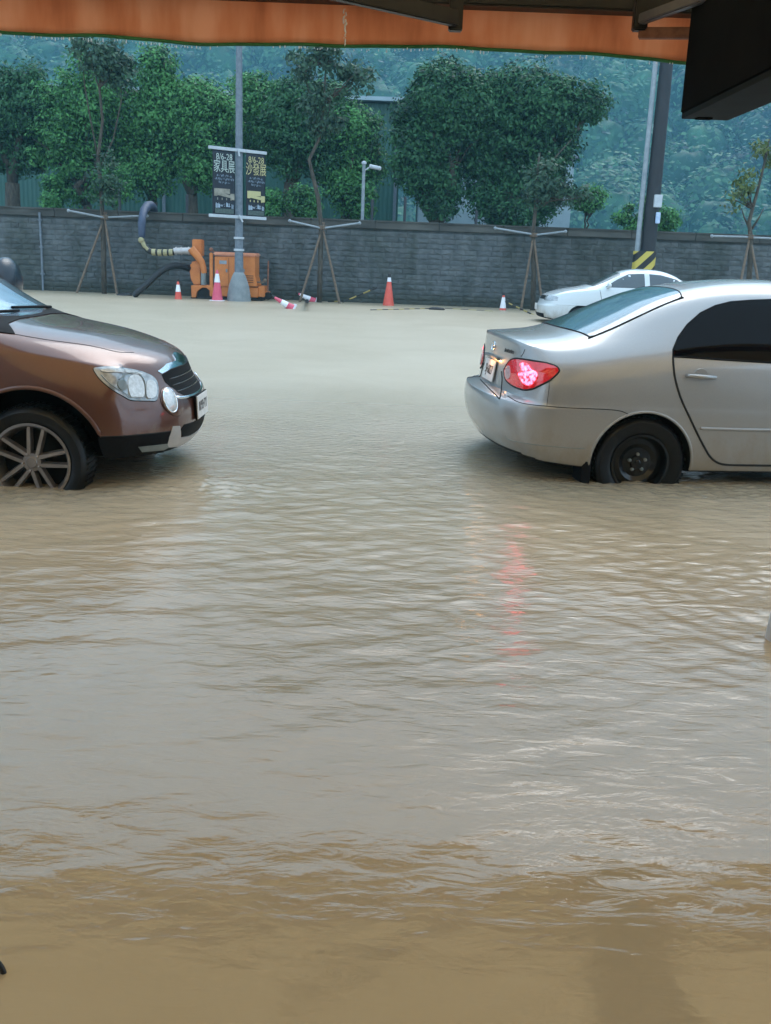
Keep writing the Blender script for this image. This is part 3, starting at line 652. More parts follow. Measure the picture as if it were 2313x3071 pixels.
# ================================================================== CARS
def interp(tab, x):
    return float(np.interp(x, [p[0] for p in tab], [p[1] for p in tab]))
def car_body(xs, rings, tops, creases=None, levels=3):
    """half-body control cage: rings run in plan from the rear centre round the side to the front centre"""
    nr = 4; n = len(xs); ncol = nr + n + nr; fy = [0, .38, .72, .93]; gx = [0, .05, .24, .6]
    V = []; idx = {}
    def ringpt(R, j):
        if j < nr: return (R['xr'] + R['cr'] * gx[j], fy[j] * R['wr'], R['zr'] + (interp(R['z'], xs[0]) - R['zr']) * gx[j] * R.get('kz', 1))
        if j < nr + n: x = xs[j - nr]; return (x, interp(R['w'], x), interp(R['z'], x))
        q = ncol - 1 - j; return (R['xf'] - R['cf'] * gx[q], fy[q] * R['wf'], R['zf'] + (interp(R['z'], xs[-1]) - R['zf']) * gx[q] * R.get('kz', 1))
    bm = bmesh.new()
    grid = [[bm.verts.new(ringpt(R, j)) for j in range(ncol)] for R in rings]
    for k in range(len(rings) - 1):
        for j in range(ncol - 1): bm.faces.new((grid[k][j], grid[k][j + 1], grid[k + 1][j + 1], grid[k + 1][j]))
    def cap(ring, rows):
        g = [ring[0:nr + 1]]
        for l in range(1, n - 1):
            g.append([bm.verts.new((xs[l], y, z)) for y, z in rows[l]] + [ring[nr + l]])
        g.append([ring[ncol - 1 - j] for j in range(nr)] + [ring[nr + n - 1]])
        for l in range(n - 1):
            for i in range(nr): bm.faces.new((g[l][i], g[l][i + 1], g[l + 1][i + 1], g[l + 1][i]))
    cap(grid[-1], tops)
    R0 = rings[0]; cap(grid[0], [[(f * interp(R0['w'], x), interp(R0['z'], x)) for f in fy] for x in xs])
    if creases:
        lay = bm.edges.layers.float.new('crease_edge')
        for k, a, b_, c in creases:
            for j in range(a, min(b_, ncol - 1)):
                e = bm.edges.get((grid[k][j], grid[k][j + 1]))
                if e: e[lay] = c
    geom = bmesh.ops.duplicate(bm, geom=bm.verts[:] + bm.edges[:] + bm.faces[:])['geom']
    for v_ in [g_ for g_ in geom if isinstance(g_, bmesh.types.BMVert)]: v_.co.y = -v_.co.y
    bmesh.ops.reverse_faces(bm, faces=[g_ for g_ in geom if isinstance(g_, bmesh.types.BMFace)])
    bmesh.ops.remove_doubles(bm, verts=bm.verts, dist=1e-5)
    bmesh.ops.recalc_face_normals(bm, faces=bm.faces)
    me = bpy.data.meshes.new('cage'); bm.to_mesh(me); bm.free()
    o = bpy.data.objects.new('cage', me); C.objects.link(o)
    s = o.modifiers.new('s', 'SUBSURF'); s.levels = levels; s.render_levels = levels
    dg = bpy.context.evaluated_depsgraph_get(); ev = o.evaluated_get(dg); out = bpy.data.meshes.new_from_object(ev)
    bpy.data.objects.remove(o); return out

class Car:
    def __init__(s, root, me, wheels, arch_r, matpaint, arch_in=0.5, wells=True):
        s.root = root; s.M = Matrix.Translation(root.location) @ root.rotation_euler.to_matrix().to_4x4(); s.Mi = s.M.inverted()
        bm = bmesh.new(); bm.from_mesh(me); s.bvh = BVHTree.FromBMesh(bm); bm.free()
        o = bpy.data.objects.new('body', me); C.objects.link(o)
        me.materials.clear(); me.materials.append(matpaint); me.materials.append(M['well'])
        if wells:
            mb = MB()
            for wx, wz in wheels:
                for sg in (-1, 1):
                    mb.lathe([(arch_r, arch_in * sg), (arch_r, 1.3 * sg)], 56, (wx, 0, wz), 'Y', 1)
            cut = mb.build('cutter', [matpaint, M['well']])
            bo = o.modifiers.new('b', 'BOOLEAN'); bo.operation = 'DIFFERENCE'; bo.object = cut; bo.solver = 'EXACT'
            dg = bpy.context.evaluated_depsgraph_get(); me2 = bpy.data.meshes.new_from_object(o.evaluated_get(dg))
            o.modifiers.clear(); o.data = me2; bpy.data.objects.remove(cut); me = me2
        me.name = 'body'
        for q_ in me.polygons:
            if q_.normal.z < -.6 and q_.center.z < .2: q_.material_index = 1
        me.polygons.foreach_set('use_smooth', [True] * len(me.polygons)); me.set_sharp_from_angle(angle=rad(38))
        s.body = o; o.parent = root
    def cast(s, o, d):
        h = s.bvh.ray_cast(Vector(o), Vector(d).normalized(), 60)
        return h[0], h[1]
    def px(s, x, y):
        o = s.Mi @ Vector((0, 0, CAMH)); d = s.Mi.to_3x3() @ ray(x, y); return s.cast(o, d)
    def side(s, sg):
        return lambda a, b: s.cast((a, 3 * sg, b), (0, -sg, 0))
    def down(s): return lambda a, b: s.cast((a, b, 5), (0, 0, -1))
    def end(s, sg): return lambda a, b: s.cast((6 * sg, a, b), (-sg, 0, 0))
    def patch(s, fn, pts, step, off=.003, depth=.012, bulge=0.0, smooth_pts=True, mirror=False):
        pts = curve2(pts, 4) if smooth_pts else list(pts)
        bm = bmesh.new(); f = bm.faces.new([bm.verts.new((x, y, 0)) for x, y in pts])
        xs_ = [p[0] for p in pts]; ys_ = [p[1] for p in pts]
        for ax, lo, hi in ((0, min(xs_), max(xs_)), (1, min(ys_), max(ys_))):
            q = lo + step
            while q < hi:
                co = [0, 0, 0]; co[ax] = q; no = [0, 0, 0]; no[ax] = 1
                bmesh.ops.bisect_plane(bm, geom=bm.verts[:] + bm.edges[:] + bm.faces[:], plane_co=co, plane_no=no, dist=1e-6); q += step
        bmesh.ops.triangulate(bm, faces=[f for f in bm.faces if len(f.verts) > 4])
        bnd = [e for e in bm.edges if len(e.link_faces) == 1]; bp = [((e.verts[0].co + e.verts[1].co) / 2) for e in bnd]
        mxd = max(1e-6, min(max(xs_) - min(xs_), max(ys_) - min(ys_)) / 2); bad = []
        for v_ in list(bm.verts):
            dd = min((v_.co - p).length for p in bp) if bulge else 0
            h, nn = fn(v_.co.x, v_.co.y)
            if h is None: bad.append(v_); continue
            v_.co = h + nn * (off + bulge * min(1, dd / mxd) ** .6)
        if bad: bmesh.ops.delete(bm, geom=bad, context='VERTS')
        bm.normal_update()
        r = bmesh.ops.extrude_edge_only(bm, edges=[e for e in bm.edges if len(e.link_faces) == 1])
        for v_ in [g_ for g_ in r['geom'] if isinstance(g_, bmesh.types.BMVert)]:
            h = s.bvh.find_nearest(v_.co); v_.co = h[0] - h[1] * depth
        mb = MB(); bm.verts.index_update(); mb.add([v_.co[:] for v_ in bm.verts], [[v_.index for v_ in f.verts] for f in bm.faces]); bm.free()
        return mb.mirror_y() if mirror else mb
    def line(s, fn, pts, r, closed=False, mirror=False, sink=0.0, smooth_pts=True, step=4):
        pts = curve2(pts, step, closed) if smooth_pts else list(pts)
        P3 = []
        for x, y in pts:
            h, nn = fn(x, y)
            if h is not None: P3.append(h + nn * (-sink))
        mb = MB()
        if len(P3) > 1: mb.tube(P3, r, 6, closed=closed)
        return mb.mirror_y() if mirror else mb
def curve2(pts, k=4, closed=True):
    out = []; n = len(pts); rng_ = n if closed else n - 1
    for i in range(rng_):
        if closed: p0, p1, p2, p3 = pts[i - 1], pts[i], pts[(i + 1) % n], pts[(i + 2) % n]
        else: p0, p1, p2, p3 = pts[max(i - 1, 0)], pts[i], pts[i + 1], pts[min(i + 2, n - 1)]
        for j in range(k):
            t = j / k
            out.append(tuple(.5 * (2 * p1[a] + (p2[a] - p0[a]) * t + (2 * p0[a] - 5 * p1[a] + 4 * p2[a] - p3[a]) * t * t + (3 * p1[a] - p0[a] - 3 * p2[a] + p3[a]) * t ** 3) for a in (0, 1)))
    if not closed: out.append(tuple(pts[-1]))
    return out
def wheel(root, x, y, z, R, wid, rr, kind, sg, matr):
    "sg = -1: outer face looks to -y"
    mb = MB(); h = wid / 2
    mb.lathe([(rr, -h * .86), (rr + .02, -h), (R - .035, -h * 1.02), (R - .012, -h * .86), (R, -h * .6), (R, h * .6), (R - .012, h * .86), (R - .035, h * 1.02), (rr + .02, h), (rr, h * .86), (rr, -h * .86)], 48, axis='Y', close=False)
    for i in range(60):
        a = 2 * math.pi * i / 60; q = Matrix.Rotation(-a, 3, 'Y')
        mb.box(q @ Vector((R + .001, 0, 0)), (.007, wid * .8, .012), q)
    t = mb.build('wheel', M['rubber'], root, smooth=35); t.location = (x, y, z)
    rim = MB(); o = h * sg
    rim.lathe([(rr + .004, o * .97), (rr - .012, o * .99), (rr - .02, o * .86), (rr - .03, o * .5), (rr - .05, -o * .8)], 48, axis='Y', close=False)
    if kind == 'twin':
        rim.lathe([(.001, o * .86), (.03, o * .87), (.036, o * .80), (.055, o * .78), (.062, o * .55), (.06, o * .2)], 28, axis='Y')
        for i in range(5):
            a0 = rad(8 + 72 * i)
            for d in (-1, 1):
                def pt(r_, w_, dep):
                    aa = a0; dirv = Vector((math.cos(aa), 0, math.sin(aa))); nv = Vector((-math.sin(aa), 0, math.cos(aa)))
                    return dirv * r_ + nv * (d * w_) + Vector((0, o * dep, 0))
                for (ra, wa, rb, wb, ta, tb) in ((.045, .024, rr - .015, .045, .020, .017),):
                    a_, b_ = pt(ra, wa, .80), pt(rb, wb, .88); dd = (b_ - a_).normalized(); side = Vector((0, 1, 0)).cross(dd)
                    vs = []
                    for p, t_ in ((a_, ta), (b_, tb)):
                        vs += [p - side * t_ * .55, p + side * t_ * .55, p + side * t_ - Vector((0, o * .32, 0)), p - side * t_ - Vector((0, o * .32, 0))]
                    rim.add(vs, [(0, 1, 5, 4), (1, 2, 6, 5), (2, 3, 7, 6), (3, 0, 4, 7), (0, 3, 2, 1), (4, 5, 6, 7)])
        for i in range(5):
            a = rad(44 + 72 * i); rim.ball((.052 * math.cos(a), o * .80, .052 * math.sin(a)), .009, 8, 5)
    else:
        prof = [(.001, o * .45), (.045, o * .45), (.05, o * .3), (.10, o * .22), (.13, o * .42), (rr - .03, o * .35), (rr - .028, o * .1)]
        rim.lathe(prof, 40, axis='Y')
    rim.build('rim', matr, t, smooth=35)
    if kind == 'steel':
        for i in range(5):
            a = rad(20 + 72 * i); MB().lathe([(.012, o * .28), (.012, o * .48), (.006, o * .52)], 6, (.057 * math.cos(a), 0, .057 * math.sin(a)), 'Y').build('wheel_nut', M['grey_metal'], t, smooth=40)
        MB().lathe([(.02, o * .3), (.02, o * .52), (.014, o * .56), (.001, o * .56)], 20, axis='Y').build('hub_cap', M['steel_black'], t, smooth=40)
    bk = MB().lathe([(.001, -o * .1), (rr - .04, -o * .1), (rr - .04, -o * .2)], 30, axis='Y'); bk.build('brake_disc', M['well'], t, smooth=40)
    return t
def text_mesh(body, size, m, parent, name, loc, rot, extr=.001, align='CENTER', sx=1.0):
    cu = bpy.data.curves.new(name, 'FONT'); cu.body = body; cu.size = size; cu.extrude = extr; cu.align_x = align; cu.align_y = 'CENTER'; cu.resolution_u = 2
    o = bpy.data.objects.new(name, cu); C.objects.link(o); dg = bpy.context.evaluated_depsgraph_get()
    me = bpy.data.meshes.new_from_object(o.evaluated_get(dg)); bpy.data.objects.remove(o); bpy.data.curves.remove(cu)
    me.materials.clear(); me.materials.append(m)
    R = rot if isinstance(rot, Matrix) else Matrix.Identity(3)
    me.transform(Matrix.Translation(loc) @ R.to_4x4() @ Matrix.Diagonal((sx, 1, 1, 1)))
    o = bpy.data.objects.new(name, me); C.objects.link(o)
    if parent is not None: o.parent = parent
    return o
def basis(right, up):
    r = Vector(right).normalized(); u = Vector(up).normalized(); n_ = r.cross(u).normalized(); u = n_.cross(r)
    return Matrix((r, u, n_)).transposed()
def merge(*mbs):
    o = MB()
    for q in mbs: o.add(q.v, q.f)
    return o
def z6(x, y): return (1350 + x / 1.73, 800 + y / 1.73)
def z6b(x, y): return (1380 + x / 4.9, 980 + y / 4.9)
def z5(x, y): return (x / 2.38, 850 + y / 2.38)

# ---------------------------------------------------------------- silver sedan
rx = 1.70; YN = 6.56
car = thing('parked_car', 'silver beige sedan with a lit red tail lamp, standing in the flood at the right', 'car', (rx - .885 * math.sin(rad(7)), YN + .885 * math.cos(rad(7)), 0), rad(7))
xs = [-.66, -.56, -.40, -.15, .2, .55, 1.0, 1.5, 1.85, 2.25, 2.65, 3.0, 3.2]
def RG(xr, xf, cr, cf, wr, wf, zr, zf, w_, z_, **k): return dict(xr=xr, xf=xf, cr=cr, cf=cf, wr=wr, wf=wf, zr=zr, zf=zf, w=w_, z=z_, **k)
rings = [
 RG(-.82, 3.35, .22, .25, .74, .7, .17, .12, [(-.7, .76), (0, .80), (3.2, .74)], [(-.7, .13), (-.4, .09), (0, .07), (2.7, .07), (3.2, .10)]),
 RG(-.90, 3.42, .27, .3, .80, .76, .15, .12, [(-.7, .83), (-.4, .865), (0, .87), (2.7, .87), (3.2, .80)], [(-.7, .135), (-.4, .10), (0, .085), (2.7, .085), (3.2, .11)]),
 RG(-.98, 3.47, .29, .32, .83, .79, .27, .25, [(-.7, .86), (-.4, .885), (2.7, .885), (3.2, .83)], [(-.7, .22), (3.2, .22)]),
 RG(-1.02, 3.49, .30, .34, .84, .79, .43, .38, [(-.7, .87), (-.4, .893), (2.7, .893), (3.2, .83)], [(-.7, .40), (3.2, .38)]),
 RG(-1.00, 3.46, .30, .34, .83, .78, .525, .46, [(-.7, .868), (-.4, .893), (2.7, .893), (3.2, .82)], [(-.7, .49), (0, .49), (3.2, .46)]),
 RG(-.885, 3.44, .20, .34, .81, .77, .55, .50, [(-.7, .857), (-.4, .887), (2.7, .888), (3.2, .81)], [(-.7, .52), (0, .52), (3.2, .50)]),
 RG(-.87, 3.42, .19, .36, .79, .75, .65, .56, [(-.7, .85), (-.4, .883), (0, .885), (2.7, .875), (3.2, .80)], [(-.7, .63), (0, .64), (3.2, .55)]),
 RG(-.855, 3.36, .17, .38, .74, .72, .79, .63, [(-.7, .81), (-.4, .858), (0, .866), (2.7, .85), (3.2, .76)], [(-.7, .745), (0, .76), (2.7, .66), (3.2, .60)]),
 RG(-.855, 3.24, .15, .36, .67, .66, .918, .67, [(-.7, .71), (-.5, .745), (-.3, .785), (0, .83), (.5, .835), (1.5, .835), (2.25, .81), (2.7, .77), (3.2, .66)],
    [(-.7, .855), (-.45, .858), (0, .86), (.55, .85), (1.5, .84), (2.25, .82), (2.7, .76), (3.2, .65)]),
]
tops = {1: [(0, .938), (.26, .935), (.5, .92), (.66, .885)],
 2: [(0, .962), (.27, .960), (.55, .945), (.70, .90)],
 3: [(0, 1.068), (.28, 1.066), (.55, 1.052), (.69, .96)],
 4: [(0, 1.235), (.28, 1.233), (.53, 1.223), (.675, 1.06)],
 5: [(0, 1.325), (.28, 1.32), (.53, 1.30), (.67, 1.10)],
 6: [(0, 1.368), (.28, 1.360), (.54, 1.305), (.68, 1.09)],
 7: [(0, 1.345), (.28, 1.335), (.54, 1.275), (.68, 1.06)],
 8: [(0, 1.22), (.28, 1.21), (.54, 1.15), (.68, 1.0)],
 9: [(0, .98), (.28, .975), (.55, .94), (.69, .90)],
 10: [(0, .86), (.28, .86), (.5, .84), (.68, .80)],
 11: [(0, .77), (.28, .77), (.5, .76), (.62, .73)]}
NC = len(xs) + 8
me = car_body(xs, rings, tops, [(4, 0, 4, .75), (4, 4, 7, .5), (5, 0, 4, .8), (5, 4, NC, .35), (8, 0, 4, .75), (1, 0, NC, .4), (2, 0, 7, .35)])
S_ = Car(car, me, [(0, .131), (2.70, .131)], .352, M['silver'])
b2_ = S_.patch  # shorthand
pxs = S_.px
gl_old = [z6(*p) for p in ((462, 290), (510, 262), (620, 215), (720, 175), (850, 125), (938, 97), (1080, 128), (1222, 165), (1130, 210), (950, 290), (800, 365), (722, 402), (640, 380), (560, 350), (500, 320))]
gl = [(-.345, -.60), (-.385, -.33), (-.40, 0), (-.385, .33), (-.345, .60), (-.30, .615), (.27, .515), (.32, .49), (.36, .25), (.37, 0), (.36, -.25), (.32, -.49), (.27, -.515), (-.30, -.615)]
dn_ = S_.down()
b2_(dn_, gl, .045, .004, smooth_pts=False).build('rear_window', M['rear_glass'], car, smooth=40)
S_.line(dn_, gl, .007, True, smooth_pts=True).build('rear_window_seal', M['black_plastic'], car, smooth=180)
dw = [z6(*p) for p in ((1155, 467), (1158, 430), (1185, 365), (1232, 300), (1300, 240), (1375, 203), (1455, 183), (1560, 175), (1700, 170), (1880, 168), (1960, 170), (1960, 516), (1800, 508), (1666, 498), (1400, 482), (1230, 470))]
for sg in (False, True):
    b2_(pxs, dw, 16, .004, smooth_pts=False, mirror=sg).build('side_window', M['tint'], car, smooth=40)
    S_.line(pxs, dw, .007, True, smooth_pts=False, mirror=sg).build('window_seal', M['black_plastic'], car, smooth=180)
fw_ = [(1.13, .865), (1.13, 1.22), (1.4, 1.22), (1.62, 1.15), (1.95, .95), (2.02, .86)]
for sg in (-1, 1): b2_(S_.side(sg), fw_, .08, .004).build('side_window', M['tint'], car, smooth=40)
b2_(S_.down(), [(2.18, .58), (2.26, .3), (2.29, 0), (2.26, -.3), (2.18, -.58), (1.66, -.47), (1.6, 0), (1.66, .47)], .08, .004).build('windscreen', M['rear_glass'], car, smooth=40)
# seams
gap = [z6(*p) for p in ((1157, 472), (1160, 520), (1168, 580), (1190, 660), (1214, 720), (1240, 775), (1290, 880), (1330, 955), (1352, 988), (1380, 1012), (1420, 1026), (1500, 1030), (1666, 1032), (1900, 1036))]
bs = [z6(*p) for p in ((745 / 1, 735), (820, 741), (880, 748), (905, 756), (930, 768))]
bs1 = [z6b(*p) for p in ((700, 1015), (800, 1080), (870, 1110), (950, 1130), (1100, 1152), (1250, 1165), (1450, 1182), (1666, 1195))]
for q in (False, True): S_.line(pxs, gap, .0075, mirror=q).build('door_gap', M['seam'], car)
for q in (False, True): S_.line(pxs, bs1 + bs[1:], .0032, mirror=q).build('bumper_seam', M['seam'], car)
q1 = [z6b(*p) for p in ((1312, 815), (1308, 900), (1298, 1000), (1285, 1080), (1278, 1160))]
for q in (False, True): S_.line(pxs, [(1515, 1308), (1531, 1320), (1600, 1333), (1680, 1341), (1755, 1346)], .003, mirror=q).build('bumper_crease', M['grey_metal'], car)
for q in (False, True): S_.line(pxs, q1, .0016, mirror=q).build('panel_seam', M['seam'], car)
t1_ = [z6b(*p) for p in ((955, 330), (930, 390), (895, 440))]; t2_ = [z6b(*p) for p in ((612, 660), (620, 760), (612, 880), (600, 980), (582, 1062))]
t3_ = [z6b(*p) for p in ((300, 775), (360, 840), (430, 910), (510, 990), (582, 1062))]
for a_, r_, q in ((t1_, .0022, False), (t2_, .005, False), (t3_, .0045, False), (t1_, .0022, True), (t2_, .005, True)): S_.line(pxs, a_, r_, mirror=q).build('boot_seam', M['seam'], car)
# tail lamps
m = mat('tail_lamp_red', (0.45, 0.006, 0.012), 0.12); P(m).inputs['Coat Weight'].default_value = 1
v = coords(m); nz_ = noise_tex(m, coords(m, (26, 26, 26)), 1, 3)
L(m, ramp(m, nz_, [(0.35, (0.12, 0.002, 0.004)), (0.65, (0.34, 0.006, 0.012))]), P(m).inputs['Base Color'])
P(m).inputs['Emission Color'].default_value = (1, 0.01, 0.02, 1); P(m).inputs['Emission Strength'].default_value = 0.14
M['lamp_red'] = m
m = mat('lit_bulb_reflector', (0.30, 0.006, 0.012), 0.3)
vo = N(m, 'ShaderNodeTexVoronoi'); vo.inputs['Scale'].default_value = 30; L(m, coords(m), vo.inputs['Vector'])
n2 = noise_tex(m, coords(m, (1, 1, 1.4)), 34, 2)
e_ = N(m, 'ShaderNodeMath', operation='MULTIPLY'); e_.inputs[0].default_value = 1.0; L(m, n2, e_.inputs[1])
rm = N(m, 'ShaderNodeMapRange'); rm.inputs[1].default_value = .36; rm.inputs[2].default_value = .78; rm.inputs[3].default_value = .25; rm.inputs[4].default_value = 8; L(m, e_.outputs[0], rm.inputs[0])
L(m, rm.outputs[0], P(m).inputs['Emission Strength']); P(m).inputs['Emission Color'].default_value = (1, 0.06, 0.11, 1); M['lamp_glow'] = m
M['reverse_lens'] = mottled('clear_reverse_lens', (0.45, 0.25, 0.26), (0.6, 0.42, 0.42), 40, 0.15, 0.3, 0.002)
tl = [z6b(*p) for p in ((652, 650), (668, 600), (700, 545), (735, 500), (775, 476), (850, 470), (1000, 490), (1120, 510), (1250, 532), (1350, 560), (1420, 590), (1455, 640), (1425, 692), (1320, 785), (1200, 850), (1080, 905), (960, 925), (850, 900), (740, 842), (670, 765))]
rv = [z6b(*p) for p in ((690, 625), (712, 580), (740, 575), (762, 620), (768, 700), (745, 765), (712, 770), (688, 715))]
glo = [z6b(*p) for p in ((905, 560), (960, 530), (1020, 560), (1070, 630), (1150, 680), (1140, 760), (1070, 850), (990, 860), (930, 800), (885, 700), (930, 640))]
for sg in (False, True):
    lm = b2_(pxs, tl, 6, .004, bulge=.014, mirror=sg, smooth_pts=True).build('tail_lamp', M['lamp_red'], car, smooth=50)
    S_.line(pxs, tl, .008, True, mirror=sg).build('lamp_seal', M['seam'], lm, smooth=180)
    b2_(pxs, rv, 5, .0135, depth=-.004, bulge=.005, mirror=sg).build('reverse_lens', M['reverse_lens'], lm, smooth=50)
    b2_(pxs, glo, 4, .0175, depth=-.006, bulge=.003, mirror=sg).build('lit_bulb', M['lamp_glow'], lm, smooth=50)
# number plate, emblem, badge
M['plate'] = mottled('plate_white', (0.62, 0.60, 0.58), (0.72, 0.70, 0.68), 14, 0.4, 0.05, 0.001)
M['ink'] = mat('plate_ink', (0.03, 0.03, 0.035), 0.5)
def rear_frame(px_, sink=0):
    h, nn = pxs(*px_); return h, nn
pc, pn = S_.cast((-4, 0.0, .645), (1, 0, 0))
R_ = basis((0, -1, 0), (.16, 0, 1))
n_out = R_.col[2]
pl = MB().box((0, 0, .006), (.33, .15, .008)).xform(Matrix.Translation(pc + Vector((-.004, 0, 0))) @ R_.to_4x4()).build('number_plate', M['plate'], car, bevel=.002)
text_mesh('5J·6827', .092, M['ink'], pl, 'plate_text', pc + Vector((-.004, 0, 0)) + n_out * .0115, R_, .0008, sx=.82)
MB().box((0, .098, .012), (.40, .02, .03)).xform(Matrix.Translation(pc) @ R_.to_4x4()).build('plate_lamp_bar', M['silver'], car, bevel=.006)
ld = bpy.data.lights.new('plate_lamp', 'POINT'); ld.energy = .2; ld.color = (1, .42, .12); ld.shadow_soft_size = .01
lo = bpy.data.objects.new('plate_lamp', ld); C.objects.link(lo); lo.location = pc + n_out * .05 + Vector((0, -.06, .075)); lo.parent = car
ec, en = S_.cast((-4, 0, .815), (1, 0, 0)); mb = MB()
for (a_, b__) in ((.048, .032), (.017, .031), (.034, .014)):
    off = .0 if a_ != .034 else .014
    mb.tube([(a_ * math.cos(t), b__ * math.sin(t) + off, .006) for t in np.linspace(0, 6.283, 29)[:-1]], .0042, 6, closed=True)
mb.xform(Matrix.Translation(ec) @ R_.to_4x4()).build('emblem', M['chrome'], car, smooth=180)
bc, _ = S_.cast((-4, -.40, .815), (1, 0, 0))
mb = MB(); rs = random.Random(4)
for i in range(9): mb.tube([(-.09 + i * .02, -.009, 0), (-.083 + i * .02, .011 if i % 3 else .016, 0), (-.077 + i * .02, -.009 + .01 * (i % 2), 0)], .0022, 5)
mb.xform(Matrix.Translation(bc + Vector((-.006, 0, 0))) @ basis((.12, -1, 0), (.16, 0, 1)).to_4x4()).build('model_badge', M['ink'], car)
# arch lips, handles, mouldings, flaps, wheels
def arch_lip(Cc, wx, wz, R, r, m_, sg, a0=-18, a1=198, sink=.004):
    P3 = []
    for i in range(49):
        a = rad(a0 + (a1 - a0) * i / 48); h, nn = Cc.cast((wx + R * math.cos(a), 3 * sg, wz + R * math.sin(a)), (0, -sg, 0))
        if h is not None and abs(h.y) > .5: P3.append(h + Vector((0, -sg * sink, 0)))
    return MB().tube(P3, r, 8).build('wheel_arch', m_, Cc.root, smooth=180)
for wx in (0, 2.7):
    for sg in (-1, 1): arch_lip(S_, wx, .131, .356, .010, M['silver'], sg, -6, 186)
for sg in (False, True):
    hp = [z6(1300, 560)]
    h, nn = pxs(*z6(1300, 566)); s_ = 1 if not sg else -1
    cup = MB().lathe([(.001, .0), (.05, .0), (.052, .004), (.03, .006)], 24, axis='Y')
    cup.xform(Matrix.Translation((h.x, (h.y - .003) * s_, h.z)) @ Matrix.Diagonal((1, s_, .95, 1))).build('handle_recess', M['silver'], car, smooth=60)
    hb = MB(); hb.tube([(h.x - .10, (h.y - .002) * s_, h.z - .0), (h.x - .085, (h.y - .028) * s_, h.z), (h.x, (h.y - .036) * s_, h.z - .003), (h.x + .09, (h.y - .03) * s_, h.z - .006), (h.x + .105, (h.y - .002) * s_, h.z - .006)], [.010, .013, .0145, .013, .010], 10)
    hb.build('door_handle', M['silver'], car, smooth=180)
    ml = [z6(*p) for p in ((1300, 838), (1330, 840), (1500, 845), (1666, 848), (1900, 855))]
    S_.line(pxs, ml, .012, mirror=sg).build('door_moulding', M['silver'], car, smooth=180)
    MB().prism([(-.405, .10), (-.36, .19), (-.335, .15), (-.345, -.08), (-.40, -.08)], -.87 * s_, -.68 * s_).build('mud_flap', M['black_plastic'], car, bevel=.004)
for wx in (0, 2.7):
    for sg in (-1, 1): wheel(car, wx, sg * .775, .131, .318, .195, .198, 'steel', sg, M['steel_black'])
hl = [(3.02, .60), (3.1, .66), (3.3, .62), (3.4, .54), (3.3, .49), (3.1, .53)]
M['headlamp'] = mottled('clear_headlamp', (0.35, 0.37, 0.38), (0.62, 0.64, 0.66), 26, 0.1, 0.25, 0.004, 0.25)
P(M['headlamp']).inputs['Coat Weight'].default_value = 1; P(M['headlamp']).inputs['Coat Roughness'].default_value = .03
for sg in (-1, 1): b2_(S_.side(sg), hl, .04, .004, bulge=.01).build('headlamp', M['headlamp'], car, smooth=50)
b2_(S_.end(1), [(-.3, .42), (.3, .42), (.33, .53), (-.33, .53)], .05, .004, smooth_pts=False).build('grille', M['gloss_black'], car, smooth=50)
def mirror_part(Cc, x, z, y, m_, k=1.0):
    for sg in (-1, 1):
        mb = MB(); mb.ball((x, sg * (y + .12 * k), z + .04), .09 * k, 24, 14, sc3=(.55, 1.1, .72 if k < 2 else 1.0)); mb.tube([(x + .02, sg * (y - .06), z - .03), (x + .01, sg * (y + .06), z)], .025, 8)
        mb.build('door_mirror', m_, Cc.root, smooth=180)
mirror_part(S_, 1.92, .90, .80, M['silver'])

# ---------------------------------------------------------------- bronze crossover
bx_ = -2.126; car2 = thing('parked_car', 'bronze brown compact SUV nosing in from the left edge, wheels half under water', 'car', (bx_, 5.80 + .885, 0))
xs = [-3.15, -2.9, -2.4, -1.9, -1.5, -1.12, -.78, -.40, -.12, .16, .36, .52]
rings = [
 RG(-3.3, .65, .25, .3, .74, .66, .15, .13, [(-3.15, .78), (0, .80), (.52, .70)], [(-3.15, .14), (-2.5, .1), (.1, .1), (.52, .16)]),
 RG(-3.4, .77, .3, .40, .80, .76, .16, .15, [(-3.15, .84), (-2.4, .87), (0, .87), (.52, .80)], [(-3.15, .16), (-2.5, .13), (0, .13), (.52, .18)]),
 RG(-3.46, .845, .3, .42, .84, .78, .24, .23, [(-3.15, .865), (-2.4, .885), (0, .885), (.3, .875), (.52, .82)], [(-3.15, .22), (.52, .25)]),
 RG(-3.48, .86, .3, .44, .85, .79, .34, .345, [(-3.15, .87), (-2.4, .893), (0, .893), (.3, .885), (.52, .825)], [(-3.15, .32), (.2, .32), (.52, .335)]),
 RG(-3.48, .85, .3, .44, .85, .78, .46, .47, [(-3.15, .87), (-2.4, .89), (0, .893), (.3, .885), (.52, .82)], [(-3.15, .46), (.52, .46)]),
 RG(-3.46, .79, .28, .44, .83, .76, .56, .54, [(-3.15, .86), (-2.4, .885), (0, .89), (.3, .88), (.52, .80)], [(-3.15, .56), (.52, .545)]),
 RG(-3.44, .75, .26, .44, .82, .72, .70, .64, [(-3.15, .85), (-2.4, .88), (0, .88), (.3, .86), (.52, .765)], [(-3.15, .68), (0, .68), (.52, .635)]),
 RG(-3.42, .72, .22, .38, .78, .66, .86, .755, [(-3.15, .83), (-2.4, .862), (-.5, .855), (-.12, .84), (.16, .81), (.36, .76), (.52, .69)],
    [(-3.15, .88), (-1.9, .87), (-.8, .85), (-.4, .83), (-.12, .80), (.16, .765), (.36, .735), (.52, .705)]),
]
